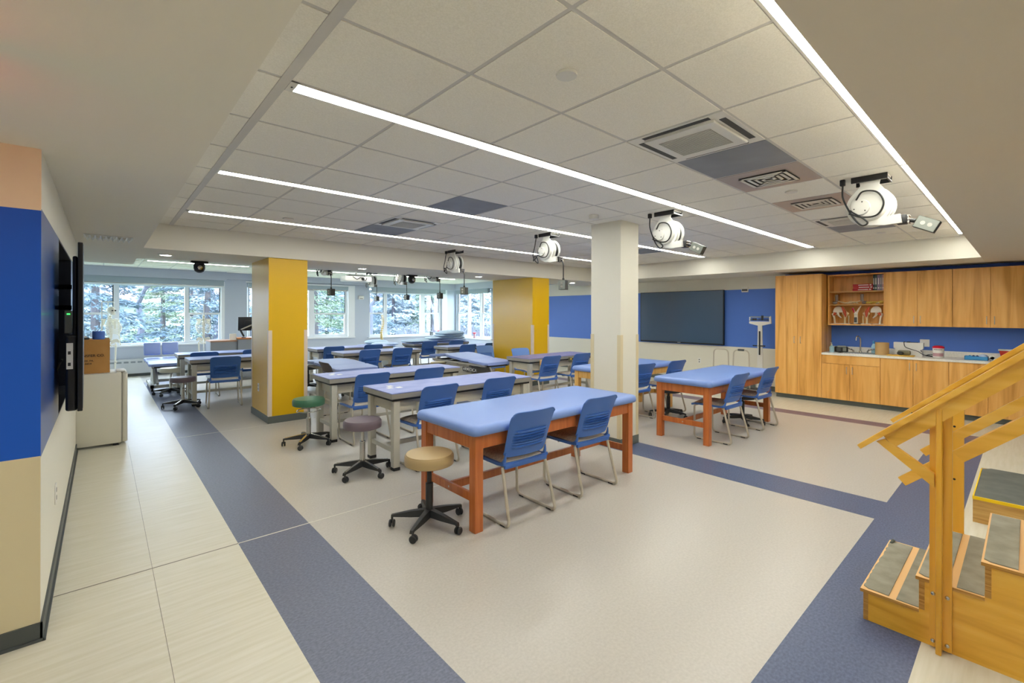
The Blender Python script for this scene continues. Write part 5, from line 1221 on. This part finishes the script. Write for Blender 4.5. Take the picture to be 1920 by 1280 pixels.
for i, (x, y, h, r) in enumerate(((-9, 44, 9, 4), (-2, 48, 8, 4.2), (5.5, 46, 9, 4), (11, 40, 8, 3.6), (15.5, 43, 9.5, 4), (20.5, 40, 8.5, 3.8), (25, 44, 9, 4), (31, 40, 9, 4), (36, 33, 9, 4), (40, 42, 9, 4.4), (17.5, 34, 7.5, 3), (23.5, 32, 7, 3))):
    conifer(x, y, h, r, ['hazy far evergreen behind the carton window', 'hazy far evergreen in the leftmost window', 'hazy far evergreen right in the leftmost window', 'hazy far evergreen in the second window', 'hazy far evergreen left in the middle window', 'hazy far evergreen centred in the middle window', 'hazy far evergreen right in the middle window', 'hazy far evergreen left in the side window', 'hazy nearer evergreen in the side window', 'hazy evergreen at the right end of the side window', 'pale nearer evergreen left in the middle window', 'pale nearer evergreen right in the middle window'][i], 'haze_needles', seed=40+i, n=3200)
def baretree(x, y, h, lab, seed=1, m_='bark_pale'):
    rnd = random.Random(seed); t = thing('bare_tree', lab, 'tree', (x, y, gz), group='leafless trees outside the windows')
    mb = MB(m_)
    def grow(p, d, l, r, dep):
        q = p+d*l; mid = (p+q)/2+Vector((rnd.gauss(0, .05), rnd.gauss(0, .05), 0))*l
        mb.tube([p, mid, q], [r, r*.85, r*.68], n=6 if dep < 2 else 4)
        if dep >= 5: return
        for k in range(2 if dep < 1 else 3):
            ax = Vector((rnd.gauss(0, 1), rnd.gauss(0, 1), rnd.gauss(0, .4))).normalized(); nd = (d+ax*.75).normalized(); nd.z = max(nd.z, -.05); grow(q, nd.normalized(), l*(.62+.15*rnd.random()), r*.6, dep+1)
    grow(Vector((0, 0, 0)), Vector((.05, 0, 1)), h*.3, .16, 0)
    mb.build('branches', parent=t, smooth=40); return t
conifer(-.2, 25, 8, 2.7, 'big blue-green conifer left in the leftmost window', seed=1, n=4200)
conifer(3.9, 27, 7.5, 3.2, 'conifer at the right side of the leftmost window', seed=2, n=3600)
conifer(-3.6, 30, 9, 3.4, 'far conifer behind the skeleton model', seed=3)
conifer(3.0, 38, 6, 3.0, 'green evergreen in the middle of the leftmost window', 'needles2', seed=4)
conifer(8.4, 25, 8, 2.6, 'conifer in the window right of the left yellow column', 'needles2', seed=5)
conifer(13.5, 30, 8.5, 3.0, 'pale conifer at the left of the middle window', seed=6)
conifer(27, 27, 8.0, 3.2, 'conifer seen through the side window', 'needles2', seed=7)
conifer(20.5, 33, 6.0, 3.0, 'green evergreen at the right of the middle window', 'needles2', seed=8)
for i, (x, y, h) in enumerate(((1.2, 29, 9), (9.8, 22, 8), (11.8, 26, 9), (15.5, 25, 8), (17.8, 28, 9.5), (20.5, 22.5, 8), (24.5, 21, 8.5), (29, 34, 10), (5.6, 36, 9), (13.6, 21, 7))):
    baretree(x, y, h, ['bare tree behind the leftmost window centre', 'bare tree left in the second window', 'bare tree right in the second window', 'bare tree centred in the middle window', 'tall bare tree right in the middle window', 'bare tree by the right sash of the middle window', 'bare tree left in the side window', 'far bare tree beyond the side window', 'far bare tree beyond the lawn', 'slim bare tree at the left sash of the middle window'][i], seed=20+i)
def hedge(x, y, L_, lab, seed):
    rnd = random.Random(seed); mb = MB('twig')
    for i in range(900):
        p = Vector((rnd.uniform(-L_/2, L_/2), rnd.gauss(0, .5), 0)); q = p+Vector((rnd.gauss(0, .35), rnd.gauss(0, .3), rnd.uniform(.5, 1.7))); mb.bar(p, q, .012, .012)
    o = mb.build('leafless_shrub', smooth=0, loc=(x, y, gz)); return tag(o, lab, 'shrub', 'leafless shrubs outside')
hedge(15, 22.5, 7, 'leafless grey shrub below the middle window', 5); hedge(5.2, 27, 2.2, 'leafless shrub on the lawn at the right sash of the leftmost window', 6)
for (x, y, w_, d_, h_, lab) in ((-1.5, 60, 14, 8, 5, 'pale house with grey roof far beyond the leftmost window'), (30, 62, 16, 8, 5, 'pale house far beyond the middle window'), (14, 66, 12, 8, 5, 'low white house far beyond the second window')):
    t = thing('house', lab, 'house', (x, y, gz), group='houses across the road')
    MB('house').box(-w_/2, -d_/2, 0, w_/2, d_/2, h_*.6).build('walls', parent=t, smooth=0); MB('house_roof').prism([(-d_/2-.5, h_*.6), (d_/2+.5, h_*.6), (0, h_*1.1)], 'x', -w_/2-.5, w_/2+.5).build('roof', parent=t, smooth=0)
    for k in range(4): MB('base_grey').box(-w_/2+1.5+k*w_/4-.5, -d_/2-.03, 1, -w_/2+1.5+k*w_/4+.5, -d_/2, 2.3).build('window', parent=t, smooth=0)
